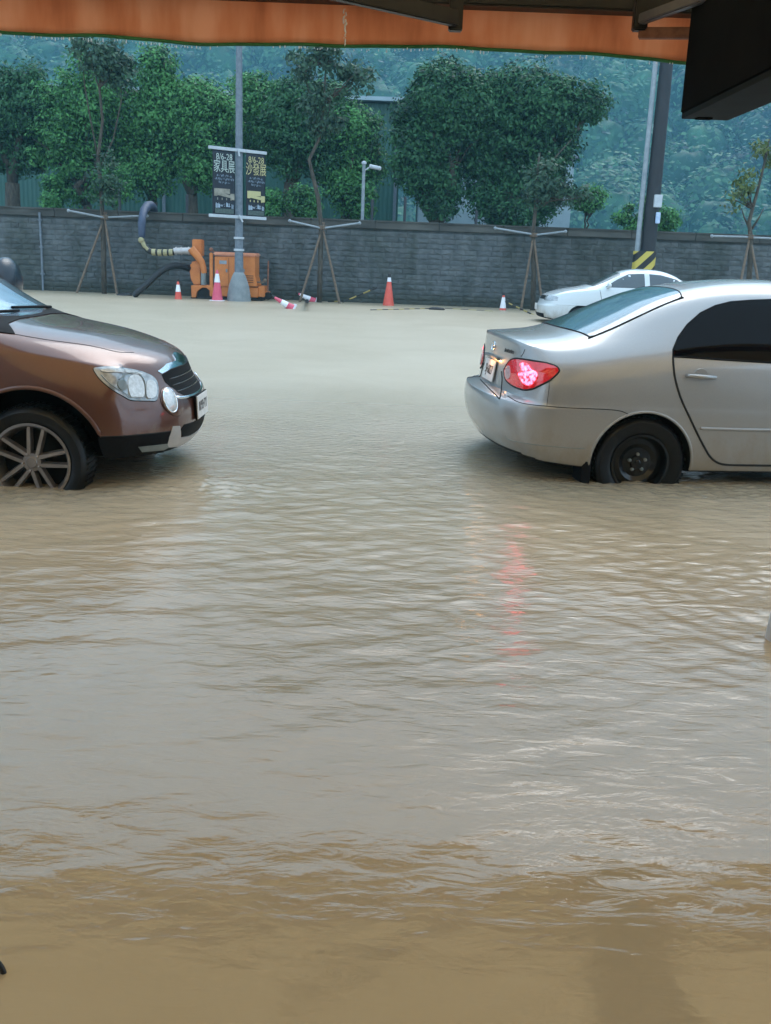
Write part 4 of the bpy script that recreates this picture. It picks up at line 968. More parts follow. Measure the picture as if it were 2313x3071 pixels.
tops = {1: [(0, 1.35), (.3, 1.34), (.56, 1.26), (.70, 1.08)], 2: [(0, 1.53), (.3, 1.52), (.58, 1.44), (.72, 1.12)], 3: [(0, 1.56), (.3, 1.55), (.6, 1.47), (.74, 1.13)],
 4: [(0, 1.555), (.3, 1.545), (.6, 1.46), (.74, 1.12)], 5: [(0, 1.46), (.34, 1.455), (.67, 1.425), (.775, 1.19)], 6: [(0, 1.235), (.34, 1.237), (.69, 1.235), (.80, 1.12)],
 7: [(0, .975), (.34, .975), (.70, .972), (.825, .905)], 8: [(0, .93), (.32, .928), (.6, .915), (.77, .87)], 9: [(0, .895), (.32, .892), (.56, .875), (.72, .83)],
 10: [(0, .853), (.32, .85), (.52, .83), (.66, .79)]}
me = car_body(xs, rings, tops, [(7, 4, 4 + len(xs), .6), (1, 0, len(xs) + 8, .4), (3, 10, len(xs) + 8, .25)])
B_ = Car(car2, me, [(0, .148), (-2.66, .148)], .445, M['bronze'])
pb_ = B_.px
def Z5(*ps): return [z5(*p) for p in ps]
hlp = Z5((668, 610), (700, 600), (760, 595), (840, 599), (920, 609), (1000, 626), (1075, 655), (1112, 688), (1128, 740), (1118, 832), (1060, 838), (1000, 838), (932, 833), (870, 800), (790, 750), (720, 690), (685, 645))
M['head_inner'] = mottled('headlamp_reflector', (0.22, 0.23, 0.24), (0.5, 0.52, 0.54), 22, 0.2, 0.4, 0.006, 0.3)
P(M['head_inner']).inputs['Coat Weight'].default_value = 1; P(M['head_inner']).inputs['Coat Roughness'].default_value = .02
fogp = [z5(1203 + 46 * math.cos(t) * 1.0 + 14 * math.sin(t), 838 + 82 * math.sin(t) + 10 * math.cos(t)) for t in np.linspace(0, 6.283, 17)[:-1]]
fogo = [z5(1225 + 80 * math.cos(t) + 20 * math.sin(t), 842 + 102 * math.sin(t) + 16 * math.cos(t)) for t in np.linspace(0, 6.283, 17)[:-1]]
M['lens'] = mottled('ribbed_lens', (0.5, 0.5, 0.5), (0.75, 0.76, 0.77), 50, 0.15, 0.4, 0.003, .2)
P(M['lens']).inputs['Coat Weight'].default_value = 1
for sg in (False, True):
    hlo = B_.patch(pb_, hlp, 6, .004, bulge=.012, mirror=sg).build('headlamp', M['head_inner'], car2, smooth=50)
    B_.line(pb_, hlp, .004, True, mirror=sg).build('lamp_seal', M['seam'], hlo, smooth=180)
    # projector and amber turn lens behind the cover
    for mm, q_ in (('lens', ((905, 690), (925, 664), (960, 654), (995, 675), (1018, 730), (1020, 812), (960, 816), (925, 812), (905, 750))), ('lens', ((1040, 705), (1085, 700), (1108, 740), (1100, 815), (1042, 818))),
                   ('lens', ((715, 625), (790, 612), (900, 622), (1000, 645), (985, 655), (880, 640), (760, 642))), ('grey_metal', ((835, 700), (870, 690), (890, 715), (890, 760), (860, 765), (835, 740)))):
        B_.patch(pb_, Z5(*q_), 6, .0165, depth=-.005, bulge=.003, mirror=sg).build('reflector', M[mm], hlo, smooth=50)
    for q_ in (((838, 690), (880, 658), (940, 640), (990, 655), (1022, 705), (1030, 780), (1032, 820)), ((720, 660), (780, 720), (850, 770), (930, 820))):
        B_.line(pb_, Z5(*q_), .0028, mirror=sg, sink=-.016).build('reflector_edge', M['grey_metal'], hlo, smooth=180)
    fo = B_.patch(pb_, fogo, 5, .003, bulge=.012, mirror=sg).build('lamp_bezel', M['bronze'], car2, smooth=60)
    B_.line(pb_, fogo, .003, True, mirror=sg).build('lamp_seal', M['seam'], fo, smooth=180)
    B_.patch(pb_, fogp, 5, .016, depth=-.004, bulge=.012, mirror=sg).build('round_lamp', M['lens'], fo, smooth=60)
    B_.line(pb_, fogp, .005, True, mirror=sg, sink=-.016).build('lamp_ring', M['chrome'], fo, smooth=180)
en_ = B_.end(1)
def sym(pts): return pts + [(-y, z) for y, z in reversed(pts)]
def arc_pts(y0, y1, z0, z1, n=7, p=2): return [(y0 + (y1 - y0) * i / n, z0 + (z1 - z0) * (i / n) ** p) for i in range(n + 1)]
grl = sym([(0, .665), (.14, .668), (.28, .664), (.40, .645), (.40, .60), (.34, .535), (.26, .497), (.12, .492), (0, .49)][:9])
M['grille_mesh'] = mat('grille_black', (0.004, 0.004, 0.005), .7, Specular_IOR_Level=.15)
go = B_.patch(en_, grl, .035, .003, smooth_pts=False).build('grille', M['grille_mesh'], car2, smooth=50)
for zz in (.53, .57, .61): B_.line(en_, [(-.34, zz), (-.1, zz + .004), (.1, zz + .004), (.34, zz)], .005).build('grille_slat', M['gloss_black'], go, smooth=180)
B_.patch(en_, sym([(0, .745), (.07, .738), (.13, .705), (.30, .70), (.43, .668), (.40, .65), (.28, .668), (.14, .672), (0, .668)]), .03, .006, smooth_pts=False).build('chrome_trim', M['chrome'], car2, smooth=60)
eh, enn = B_.cast((6, 0, .705), (-1, 0, 0)); mb = MB()
mb = MB(); P3 = []
for yy in np.linspace(-.40, .40, 21):
    h, nn = en_(float(yy), .483 + .02 * abs(yy / .4) ** 3)
    if h is not None: P3.append(h + Vector((.004, 0, 0)))
mb.tube(P3, .012, 8); mb.build('lower_chrome_trim', M['chrome'], car2, smooth=180)
pc, _ = B_.cast((6, 0, .405), (-1, 0, 0)); R_ = basis((0, 1, 0), (-.05, 0, 1))
MB().box((0, 0, .005), (.38, .16, .012)).xform(Matrix.Translation(pc) @ R_.to_4x4()).build('plate_holder', M['black_plastic'], car2, bevel=.003)
pl = MB().box((0, 0, .014), (.35, .15, .008)).xform(Matrix.Translation(pc) @ R_.to_4x4()).build('number_plate', M['plate'], car2, bevel=.002)
text_mesh('8193·TY', .092, M['ink'], pl, 'plate_text', pc + R_.col[2] * .0195, R_, .0008, sx=.84)
# black lower bumper, skid plate, lower grille, fog slot
for sg in (False, True):
    blk = Z5((700, 1100), (800, 1094), (900, 1090), (1000, 1083), (1120, 1070), (1205, 1060), (1250, 1052), (1268, 1100), (1262, 1170), (1250, 1226), (1150, 1236), (1000, 1243), (880, 1243), (770, 1246), (745, 1240), (722, 1190), (706, 1140))
    lb = B_.patch(pb_, blk, 7, .004, smooth_pts=False, mirror=sg).build('bumper_cladding', M['black_plastic'], car2, smooth=50)
    slot = Z5((985, 1165), (1080, 1155), (1190, 1142), (1200, 1165), (1165, 1184), (1010, 1198))
    B_.patch(pb_, slot, 6, .009, smooth_pts=False, mirror=sg).build('fog_slot', M['grey_metal'], lb, smooth=50)
    B_.line(pb_, Z5((720, 1096), (900, 1088), (1120, 1068), (1250, 1050)), .004, mirror=sg).build('bumper_seam', M['seam'], lb)
B_.patch(en_, sym([(0, .315), (.2, .317), (.36, .325), (.40, .30), (.36, .245), (.2, .23), (0, .228)]), .035, .004, smooth_pts=False).build('lower_grille', M['grille_mesh'], car2, smooth=50)
B_.patch(en_, sym([(0, .222), (.22, .225), (.38, .243), (.42, .325), (.50, .335), (.52, .27), (.50, .20), (.3, .17), (0, .165)]), .03, .006, smooth_pts=False).build('skid_plate', M['silver_plastic'], car2, smooth=50)
# windscreen, pillars, side glass, cowl and wipers
wsp = [(-.335, .42), (-.30, .32), (-.27, .2), (-.26, 0), (-.27, -.2), (-.30, -.32), (-.335, -.42), (-.40, -.445), (-1.10, -.41), (-1.06, -.3), (-1.05, 0), (-1.06, .3), (-1.10, .41), (-.40, .445)]
B_.patch(B_.down(), wsp, .06, .006, smooth_pts=False).build('windscreen', M['windscreen'], car2, smooth=50)
cow = [(-.12, .70), (-.215, .55), (-.235, .3), (-.225, 0), (-.235, -.3), (-.215, -.55), (-.12, -.70), (-.22, -.735), (-.36, -.68), (-.33, -.55), (-.29, -.3), (-.275, 0), (-.29, .3), (-.33, .55), (-.36, .68), (-.22, .735)]
B_.patch(B_.down(), cow, .05, .005, smooth_pts=False).build('cowl_panel', M['black_plastic'], car2, smooth=50)
M['pillar'] = mat('dark_pillar_trim', (0.02, 0.028, 0.04), .25)
for sg in (-1, 1):
    pil = [(-.36, sg * .45), (-.22, sg * .742), (-.30, sg * .80), (-.6, sg * .80), (-1.15, sg * .755), (-1.14, sg * .42), (-.8, sg * .435), (-.42, sg * .45)]
    B_.patch(B_.down(), pil, .06, .005, smooth_pts=False).build('windscreen_pillar', M['pillar'], car2, smooth=50)
    B_.patch(B_.side(sg), [(-.62, .92), (-.95, 1.18), (-1.2, 1.36), (-1.62, 1.40), (-1.62, .93)], .08, .004, smooth_pts=False).build('side_window', M['tint'], car2, smooth=50)
    B_.patch(B_.side(sg), [(-1.68, .93), (-1.68, 1.40), (-2.3, 1.40), (-2.5, 1.36), (-2.6, .96)], .08, .004, smooth_pts=False).build('side_window', M['tint'], car2, smooth=50)
    B_.line(B_.side(sg), [(-.52, .80), (-.58, .6), (-.56, .35), (-.5, .2)], .005).build('door_gap', M['seam'], car2)
    arch_lip(B_, 0, .148, .449, .014, M['bronze'], sg, 24, 184); arch_lip(B_, -2.66, .148, .449, .014, M['bronze'], sg, -4, 184)
    B_.line(B_.down(), [(-.12, sg * .70), (.1, sg * .66), (.3, sg * .585), (.44, sg * .53), (.52, sg * .44)], .0025).build('bonnet_seam', M['seam'], car2)
    for wx in (0, -2.66): wheel(car2, wx, sg * .78, .148, .338, .215, .236, 'twin', sg, M['alloy'])
for (y0, y1) in ((.50, -.10), (-.12, -.62)):
    P3 = []
    for i in range(8):
        yy = y0 + (y1 - y0) * i / 7; h, nn = B_.cast((-.315 - .05 * i / 7, yy, 5), (0, 0, -1)); P3.append(h + Vector((.01, 0, .018)))
    MB().tube(P3, .010, 6).build('wiper', M['black_plastic'], car2, smooth=180)
mirror_part(B_, -.82, 1.08, .80, M['pillar'], 2.1)
B_.patch(B_.end(-1), sym([(0, 1.36), (.4, 1.34), (.55, 1.02), (0, 1.0)]), .08, .004, smooth_pts=False).build('rear_window', M['tint'], car2, smooth=50)

# ---------------------------------------------------------------- white sedan by the wall
c3 = thing('parked_car', 'white older sedan facing left, half hidden behind the silver sedan near the wall', 'car', (3.6 + .93, 24.5 + .87, 0), math.pi)
# local x = 0 at the front hub; the nose is at +x, rear at -x
xs = [-3.3, -3.1, -2.7, -2.3, -1.95, -1.5, -1.1, -.7, -.25, .2, .5, .68]
rings = [
 RG(-3.5, .85, .25, .2, .74, .70, .06, .10, [(-3.3, .76), (0, .80), (.68, .74)], [(-3.3, .05), (0, .03), (.68, .08)]),
 RG(-3.6, .93, .3, .22, .80, .78, .08, .12, [(-3.3, .83), (-2.7, .865), (0, .865), (.68, .82)], [(-3.3, .08), (0, .05), (.68, .10)]),
 RG(-3.66, .97, .3, .24, .83, .80, .28, .30, [(-3.3, .86), (-2.7, .88), (0, .88), (.68, .84)], [(-3.3, .28), (.68, .30)]),
 RG(-3.66, .97, .3, .24, .83, .80, .42, .415, [(-3.3, .86), (-2.7, .88), (0, .88), (.68, .84)], [(-3.3, .42), (.68, .41)]),
 RG(-3.60, .905, .26, .22, .82, .79, .46, .45, [(-3.3, .85), (-2.7, .875), (0, .875), (.68, .83)], [(-3.3, .46), (.68, .45)]),
 RG(-3.58, .87, .24, .22, .80, .78, .62, .55, [(-3.3, .84), (-2.7, .87), (0, .865), (.68, .80)], [(-3.3, .64), (0, .62), (.68, .56)]),
 RG(-3.55, .80, .2, .22, .72, .70, .86, .66, [(-3.3, .78), (-2.7, .82), (-1, .83), (-.25, .82), (.2, .80), (.68, .72)], [(-3.3, .84), (-2.3, .86), (-1, .85), (-.25, .81), (.2, .76), (.68, .665)]),
]
tops = {1: [(0, .93), (.3, .92), (.55, .91), (.68, .89)], 2: [(0, 1.02), (.3, 1.01), (.56, .98), (.70, .93)], 3: [(0, 1.25), (.3, 1.24), (.54, 1.19), (.69, 1.04)],
 4: [(0, 1.345), (.3, 1.335), (.55, 1.28), (.69, 1.08)], 5: [(0, 1.36), (.3, 1.352), (.56, 1.30), (.70, 1.09)], 6: [(0, 1.33), (.3, 1.32), (.55, 1.265), (.70, 1.07)],
 7: [(0, 1.16), (.3, 1.15), (.55, 1.08), (.70, .98)], 8: [(0, .91), (.3, .905), (.56, .88), (.72, .85)], 9: [(0, .845), (.3, .84), (.54, .825), (.69, .80)], 10: [(0, .77), (.3, .77), (.52, .755), (.66, .73)]}
me = car_body(xs, rings, tops, [(3, 0, 28, .6), (4, 0, 28, .5), (6, 4, 20, .3)], 3)
W_ = Car(c3, me, [(0, .11), (-2.6, .11)], .345, M['white_paint'])
for sg in (-1, 1):
    fs_ = W_.side(sg)
    W_.patch(fs_, [(-.55, .895), (-.85, 1.08), (-1.12, 1.215), (-1.42, 1.235), (-1.50, 1.235), (-1.50, .90)], .08, .004, smooth_pts=False).build('side_window', M['far_glass'], c3, smooth=50)
    W_.patch(fs_, [(-1.62, .90), (-1.62, 1.235), (-1.9, 1.22), (-2.3, 1.13), (-2.45, 1.0), (-2.5, .91)], .08, .004, smooth_pts=False).build('side_window', M['far_glass'], c3, smooth=50)
    hl_ = W_.patch(W_.end(1), [(sg * .42, .645), (sg * .60, .645), (sg * .765, .635), (sg * .775, .53), (sg * .60, .52), (sg * .42, .525)], .05, .006, bulge=.01, smooth_pts=False).build('headlamp', M['head_inner'], c3, smooth=50)
    W_.patch(fs_, [(.56, .62), (.74, .625), (.80, .57), (.78, .53), (.58, .53)], .04, .005, smooth_pts=False).build('side_lamp', M['head_inner'], hl_, smooth=50)
    for wx in (0, -2.6): wheel(c3, wx, sg * .77, .11, .31, .19, .19, 'twin', sg, M['grey_metal'])
    W_.line(fs_, [(.6, .445), (.1, .45), (-1, .46), (-3, .46)], .012).build('door_moulding', M['white_paint'], c3, smooth=180)
    W_.line(fs_, [(-.42, .82), (-.48, .5), (-.45, .2)], .006).build('door_gap', M['seam'], c3)
W_.patch(W_.end(1), [(-.38, .55), (.38, .55), (.37, .635), (-.37, .635)], .06, .006, smooth_pts=False).build('grille', M['grille_mesh'], c3, smooth=50)
W_.patch(W_.end(1), [(-.6, .13), (.6, .13), (.62, .22), (-.62, .22)], .06, .006, smooth_pts=False).build('lower_grille', M['grille_mesh'], c3, smooth=50)
W_.patch(W_.down(), [(-.28, .60), (-.23, .3), (-.21, 0), (-.23, -.3), (-.28, -.60), (-.95, -.50), (-.93, 0), (-.95, .50)], .07, .005, smooth_pts=False).build('windscreen', M['far_glass'], c3, smooth=50)
W_.patch(W_.down(), [(-2.35, .48), (-2.33, 0), (-2.35, -.48), (-2.82, -.55), (-2.86, 0), (-2.82, .55)], .07, .005, smooth_pts=False).build('rear_window', M['far_glass'], c3, smooth=50)
pc, _ = W_.cast((6, 0, .40), (-1, 0, 0)); MB().box((pc.x + .012, 0, .36), (.012, .34, .15)).build('number_plate', M['plate'], c3, bevel=.003)
for sg in (-1, 1):
    for x_, a_ in ((-1.56, [(-1.54, .83), (-1.56, .5), (-1.52, .16)]), (-2.5, [(-2.46, .84), (-2.30, .6), (-2.22, .42)])): W_.line(W_.side(sg), a_, .005).build('door_gap', M['seam'], c3)
    for x_ in (-1.35, -2.2):
        h, nn = W_.cast((x_, 3 * sg, .76), (0, -sg, 0)); MB().tube([h + Vector((-.09, 0, 0)), h + Vector((-.06, sg * .03, 0)), h + Vector((.06, sg * .03, 0)), h + Vector((.09, 0, 0))], .012, 8).build('door_handle', M['white_paint'], c3, smooth=180)
    W_.line(W_.down(), [(-.22, sg * .70), (.1, sg * .66), (.45, sg * .6), (.72, sg * .5)], .004).build('bonnet_seam', M['seam'], c3)
mirror_part(W_, -.62, .90, .78, M['white_paint'])

# ================================================================== THINGS BY THE WALL
# ------------------------------------------------------------ lamp post with banners
lp = onwater(717, 905); LY = 29.6; LX = at(717, 880, LY).x
post = thing('street_lamp', 'tall grey street lamp post on a pale tapered concrete base carrying two banners', 'lamp post', (LX, LY, -.18))
MB().lathe([(.135, 0), (.13, .8), (.11, 2.6), (.095, 6), (.07, 9.2)], 20).build('pole', M['galv'], post, smooth=60)
MB().lathe([(.36, 0), (.34, .35), (.29, .62), (.21, .86), (.15, .98), (.14, .99)], 20).build('base', M['concrete'], post, smooth=50)
mb = MB(); mb.tube([(0, 0, 9.0), (0, -.5, 9.5), (0, -1.4, 9.75), (0, -2.0, 9.8)], .04, 8); mb.build('lamp_arm', M['galv'], post, smooth=60)
MB().box((0, -2.3, 9.78), (.28, .7, .12), taper=.7).build('lamp_head', M['grey_metal'], post, bevel=.02)
mb = MB()
for zz in (1.62, 1.95): mb.lathe([(.128, zz - .03), (.15, zz - .03), (.15, zz + .03), (.128, zz + .03)], 20, close=False); mb.box((.05, -.15, zz), (.05, .05, .05))
mb.build('strap', M['white_plastic'], post)
z5b = lambda x, y: (630 + x / 9.217, 430 + y / 9.217)
# banner frame: yawed, its left end nearer the viewer
tl_, tr_ = z5b(110, 110), z5b(1545, 320)
yaw = rad(40); half = None
pc_ = at(*z5b(800, 205), LY - .2)
ux = Vector((math.cos(yaw), math.sin(yaw), 0)); d_ = (at(*tr_, LY).x - at(*tl_, LY).x) / math.cos(yaw) / 2 * .985
zt = at(*z5b(800, 205), LY).z; zb = at(*z5b(800, 2040), LY).z
M['banner'] = mottled('navy_banner', (0.004, 0.007, 0.015), (0.008, 0.012, 0.024), 3, 0.6, 0.25, 0.02)
M['gold'] = mat('gold_print', (0.48, 0.44, 0.22), .6); M['pale_ink'] = mat('pale_print', (0.42, 0.50, 0.46), .6); M['dim_ink'] = mat('grey_print', (0.16, 0.21, 0.27), .6)
bn = thing('banner_pair', 'pair of navy banners with gold Chinese lettering held by white bars on the lamp post', 'banner', (LX, LY - .16, 0))
def bl(u, z, n=0.0): return Vector((0, 0, z)) + ux * u + Vector((math.sin(yaw), -math.cos(yaw), 0)) * n
for zz, nm in ((zt, 'top'), (zb, 'bottom')):
    MB().bar(bl(-d_, zz), bl(d_, zz), .05, .085).build('crossbar', M['white_plastic'], bn, bevel=.008)
MB().bar(bl(-.02, zt + .02, .05), bl(.0, zt - .16, .07), .03, .04).build('cable_tie', M['white_plastic'], bn)
MB().bar(bl(-.0, zb + .05, .05), bl(.10, zb - .13, .09), .03, .04).build('cable_tie', M['white_plastic'], bn)
Rb = basis(ux, (0, 0, 1)); hgt = zt - zb
for u0, u1, big, inkb, inkt in ((-d_ + .12, -.10, '家具展', 'pale_ink', 'pale_ink'), (.26, d_ - .04, '沙發展', 'gold', 'gold')):
    mb = MB(); nu, nz2 = 10, 16; vs = []
    for j in range(nz2 + 1):
        for i in range(nu + 1):
            u = u0 + (u1 - u0) * i / nu; z = zb + .03 + (hgt - .06) * j / nz2
            vs.append(bl(u, z, .012 * math.sin(4 * u + z * 3)))
    nn_ = len(vs); fs = [(j * (nu + 1) + i, j * (nu + 1) + i + 1, (j + 1) * (nu + 1) + i + 1, (j + 1) * (nu + 1) + i) for j in range(nz2) for i in range(nu)]
    mb.add(vs, fs); bo_ = mb.build('banner_cloth', M['banner'], bn, smooth=180); so_ = bo_.modifiers.new('t', 'SOLIDIFY'); so_.thickness = .004
    uc = (u0 + u1) / 2; wd = u1 - u0
    def T(txt, size, zf, ink, sx=1.0, nm='lettering'):
        return text_mesh(txt, size, M[ink], bo_, nm, bl(uc, zt - hgt * zf, .022), Rb, .002, sx=sx)
    T('8/6-28', .24, .125, inkt, .84); T(big, .36, .275, inkb, .64)
    rs = random.Random(len(big) + int(u0 * 10)); mb = MB()
    for r_, (zf, n_, h_) in enumerate(((.40, 10, .06), (.45, 13, .07), (.50, 8, .06))):
        for i in range(n_):
            uu = uc + (i - (n_ - 1) / 2) * wd * .066
            for q in range(3): mb.box(bl(uu + rs.uniform(-.012, .012), zt - hgt * zf + rs.uniform(-.02, .02), .022), (rs.choice((.03, .008)), .003, rs.choice((.008, h_ * .7))), Rb @ Matrix.Rotation(rad(90), 3, 'X'))
    mb.build('small_print', M['dim_ink'], bo_)
    mb = MB()   # sofa picture
    zz = zt - hgt * .66
    mb.box(bl(uc - .04, zz + .06, .02), (wd * .62, .006, .13), Matrix.Rotation(yaw, 3, 'Z')); mb.box(bl(uc + .02, zz - .05, .024), (wd * .8, .006, .08), Matrix.Rotation(yaw, 3, 'Z') @ Matrix.Rotation(rad(8), 3, 'Y'))
    mb.box(bl(uc + wd * .36, zz - .08, .026), (.13, .006, .17), Matrix.Rotation(yaw, 3, 'Z')); mb.box(bl(uc - wd * .38, zz + .02, .026), (.10, .006, .2), Matrix.Rotation(yaw, 3, 'Z'))
    for q in (-.3, -.1, .1, .3): mb.box(bl(uc + q * wd, zz - .15, .022), (.03, .006, .06), Matrix.Rotation(yaw, 3, 'Z'))
    mb.build('printed_sofa', M['gold'] if u0 > 0 else mottled('tan_print', (.16, .15, .12), (.34, .32, .26), 9, .6, 0), bo_, bevel=.002)
    mb = MB()
    for i in range(7):
        uu = uc + (i - 3) * wd * .118
        for q in range(4): mb.box(bl(uu + rs.uniform(-.02, .02), zt - hgt * .835 + rs.uniform(-.035, .035), .022), (rs.choice((.062, .016)), .003, rs.choice((.014, .10))), Matrix.Rotation(yaw, 3, 'Z'))
    mb.build('venue_print', mat('blue_white_print', (.36, .45, .55), .6), bo_)
    mb = MB(); mb.box(bl(uc, zt - hgt * .925, .020), (wd * .84, .003, .13), Matrix.Rotation(yaw, 3, 'Z')); mb.build('footer_print', mottled('dim_green_print', (.035, .06, .055), (.09, .12, .11), 30, .6, 0), bo_)

# ------------------------------------------------------------ camera pole
cp = at(1087, 660, 32.4)
t = thing('camera_pole', 'slim white pole with a small security camera rising above the wall', 'pole', (cp.x, 32.4, -.18))
tz = at(1092, 490, 32.4).z + .18
MB().lathe([(.055, 0), (.05, tz)], 12).build('pole', M['dull_white'], t, smooth=60)
MB().lathe([(.075, tz - .02), (.075, tz + .04), (.03, tz + .07)], 12).build('cap', M['white_plastic'], t, smooth=60)
MB().tube([(0, 0, tz - .22), (.16, -.02, tz - .12), (.24, -.03, tz - .12)], .022, 8).build('bracket', M['white_plastic'], t, smooth=60)
mb = MB(); mb.tube([(.18, -.03, tz - .08), (.50, -.12, tz - .14)], .062, 12); mb.tube([(.50, -.12, tz - .14), (.53, -.125, tz - .145)], [.055, .05], 12); mb.build('camera', M['white_plastic'], t, smooth=60)

# ------------------------------------------------------------ utility pole
UY = 29.0; ub = at(1395 * K, 575 * K, UY); ut = at(1441 * K, 130 * K, UY)
t = thing('utility_pole', 'thick dark utility pole behind the white car with a striped warning band', 'pole', (ub.x + .02, UY, -.18))
MB().lathe([(.215, 0), (.205, 2), (.19, 4.5), (.165, 9.5)], 24).build('pole', M['pole_dark'], t, smooth=60)
MB().lathe([(.235, 0), (.235, .88), (.218, .9)], 24).build('base', M['concrete'], t, smooth=60)
MB().tube([(-.31, -.03, 0), (-.31, -.03, 3), (-.30, -.03, 9)], .068, 14).build('conduit', M['dull_white'], t, smooth=60)
m = mat('hazard_stripes', (0.5, 0.4, 0.05), .5); wv = N(m, 'ShaderNodeTexWave', wave_type='BANDS', bands_direction='DIAGONAL', wave_profile='SIN'); wv.inputs['Scale'].default_value = 1.1
mp = N(m, 'ShaderNodeMapping'); tc = N(m, 'ShaderNodeTexCoord'); mp.inputs['Scale'].default_value = (1.3, 0, 1.3); mp.inputs['Rotation'].default_value = (0, rad(90), 0); L(m, tc.outputs['Object'], mp.inputs[0]); L(m, mp.outputs[0], wv.inputs['Vector'])
r_ = N(m, 'ShaderNodeValToRGB'); r_.color_ramp.interpolation = 'CONSTANT'; r_.color_ramp.elements[0].color = (.012, .012, .014, 1); r_.color_ramp.elements[1].position = .5; r_.color_ramp.elements[1].color = (.52, .42, .08, 1); L(m, wv.outputs['Fac'], r_.inputs[0]); L(m, r_.outputs[0], P(m).inputs['Base Color'])
z0b, z1b = at(1395 * K, 600 * K, UY).z + .18, at(1395 * K, 543 * K, UY).z + .18
mb = MB(); prof = []
for i in range(28):
    a = 2 * math.pi * i / 28; cx_ = -.29 if math.cos(a) < 0 else 0; rr_ = .11 if math.cos(a) < 0 else .232
    prof.append((cx_ + rr_ * math.cos(a), (.232 if math.cos(a) > 0 else .2) * math.sin(a)))
n_ = len(prof); mb.add([(x, y, z0b) for x, y in prof] + [(x, y, z1b) for x, y in prof], [(i, (i + 1) % n_, (i + 1) % n_ + n_, i + n_) for i in range(n_)] + [tuple(range(n_)), tuple(range(n_, 2 * n_))])
mb.build('warning_band', m, t, smooth=40)
for (zy, zh, zw, mm) in ((465, 112, 72, 'white_plastic'), (628, 100, 42, 'far_label')):
    if mm == 'far_label': M[mm] = mottled('blue_white_label', (.25, .38, .6), (.5, .6, .75), 10, .5, 0)
    px_, py_ = 1800 + 560 / 3.2476, 460 + zy / 3.2476; c_ = at(px_, py_, UY - .2); s__ = UY / F / 3.2476
    MB().box((c_.x - t.location.x, -.235, c_.z + .18), (zw * s__, .12 if mm == 'white_plastic' else .05, zh * s__)).build('junction_box' if mm == 'white_plastic' else 'number_label', M[mm], t, bevel=.01)

# ------------------------------------------------------------ orange pump trailer
PY = 30.0
def z8(x, y): return (400 + x / 3.874, 600 + y / 3.874)
o8 = at(*z8(1050, 1140), PY); pump = thing('pump_trailer', 'orange trailer mounted flood pump parked against the wall behind the lamp post', 'pump', (o8.x, PY, 0))
def q8(x, y, dy=0): p = at(*z8(x, y), PY + dy); return Vector((p.x - o8.x, dy, p.z))
def bx8(x0, y0, x1, y1, ya, yb, name, m_, par=pump, bev=.02, mb=None):
    a, b_ = q8(x0, y0), q8(x1, y1)
    mb_ = MB().box(((a.x + b_.x) / 2, (ya + yb) / 2, (a.z + b_.z) / 2), (abs(b_.x - a.x), abs(yb - ya), abs(a.z - b_.z)))
    return mb_.build(name, m_, par, bevel=bev)
def pr8(pts, ya, yb, name, m_, bev=.02): return MB().prism([(q8(x, y).x, q8(x, y).z) for x, y in pts], ya, yb).build(name, m_, pump, bevel=bev)
cab = pr8([(945, 655), (1412, 655), (1412, 890), (1440, 1000), (1440, 1005), (1000, 1005), (945, 900)], 0, 1.0, 'engine_cover', M['orange_metal'])
for xx in (1110, 1262): bx8(xx - 2, 672, xx + 2, 990, -.006, .02, 'cover_seam', M['seam'], cab, 0)
for xx in (1085, 1285): bx8(xx - 10, 800, xx + 10, 840, -.02, .01, 'latch', M['grey_metal'], cab, .004)
bx8(1000, 700, 1085, 745, -.008, .01, 'data_plate', M['dull_white'], cab, .003)
for yy in (880, 905, 930, 955): bx8(1290, yy - 5, 1395, yy + 5, -.012, .01, 'vent_slat', M['black_paint'], cab, .002)
bx8(932, 600, 1424, 660, -.04, 1.05, 'lid', M['orange_lid'], cab, .03)
bx8(885, 610, 928, 1120, -.02, .06, 'corner_post', M['orange_metal'])
bx8(1445, 1000, 1520, 1130, .1, .8, 'frame_end', M['orange_metal'])
bx8(1020, 1003, 1450, 1135, .02, .95, 'chassis', M['orange_metal'])
bx8(665, 1120, 1500, 1175, .0, .9, 'skid_frame', M['black_paint'])
pr8([(655, 730), (690, 705), (770, 712), (785, 800), (785, 990), (700, 1000), (660, 920), (645, 830)], .1, .6, 'pump_housing', M['orange_metal'], .04)
bx8(667, 452, 782, 655, .2, .6, 'upper_tank', M['orange_metal'])
mb = MB(); mb.tube([q8(x, y, -.02) for x, y in ((672, 560), (700, 600), (745, 650), (790, 715), (815, 790), (822, 850))], [.11, .115, .11, .10, .09, .08], 14); mb.build('elbow_pipe', M['orange_metal'], pump, smooth=60)
c_ = q8(818, 985); tp_ = q8(818, 800)
MB().lathe([(.08, c_.z), (.085, c_.z + .02), (.08, tp_.z - .01), (.05, tp_.z)], 18, (c_.x, 0, 0)).build('cylinder', M['grey_metal'], pump, smooth=50)
pr8([(675, 990), (930, 990), (945, 1130), (925, 1130), (905, 1060), (850, 1018), (800, 1018), (745, 1060), (730, 1130), (680, 1130)], -.05, .5, 'mudguard', M['orange_metal'], .01)
for yy in (.02, .85):
    w_c = q8(836, 1105); mb = MB().lathe([(.10, -.09), (.24, -.10), (.265, -.05), (.265, .05), (.24, .10), (.10, .09)], 30, axis='Y'); w_ = mb.build('wheel', M['rubber'], pump, smooth=40); w_.location = (w_c.x, yy + .1, w_c.z - .03)
    MB().lathe([(.001, -.06), (.07, -.07), (.105, -.05), (.105, .05), (.001, .05)], 20, axis='Y').build('hub', M['grey_metal'], w_, smooth=40)
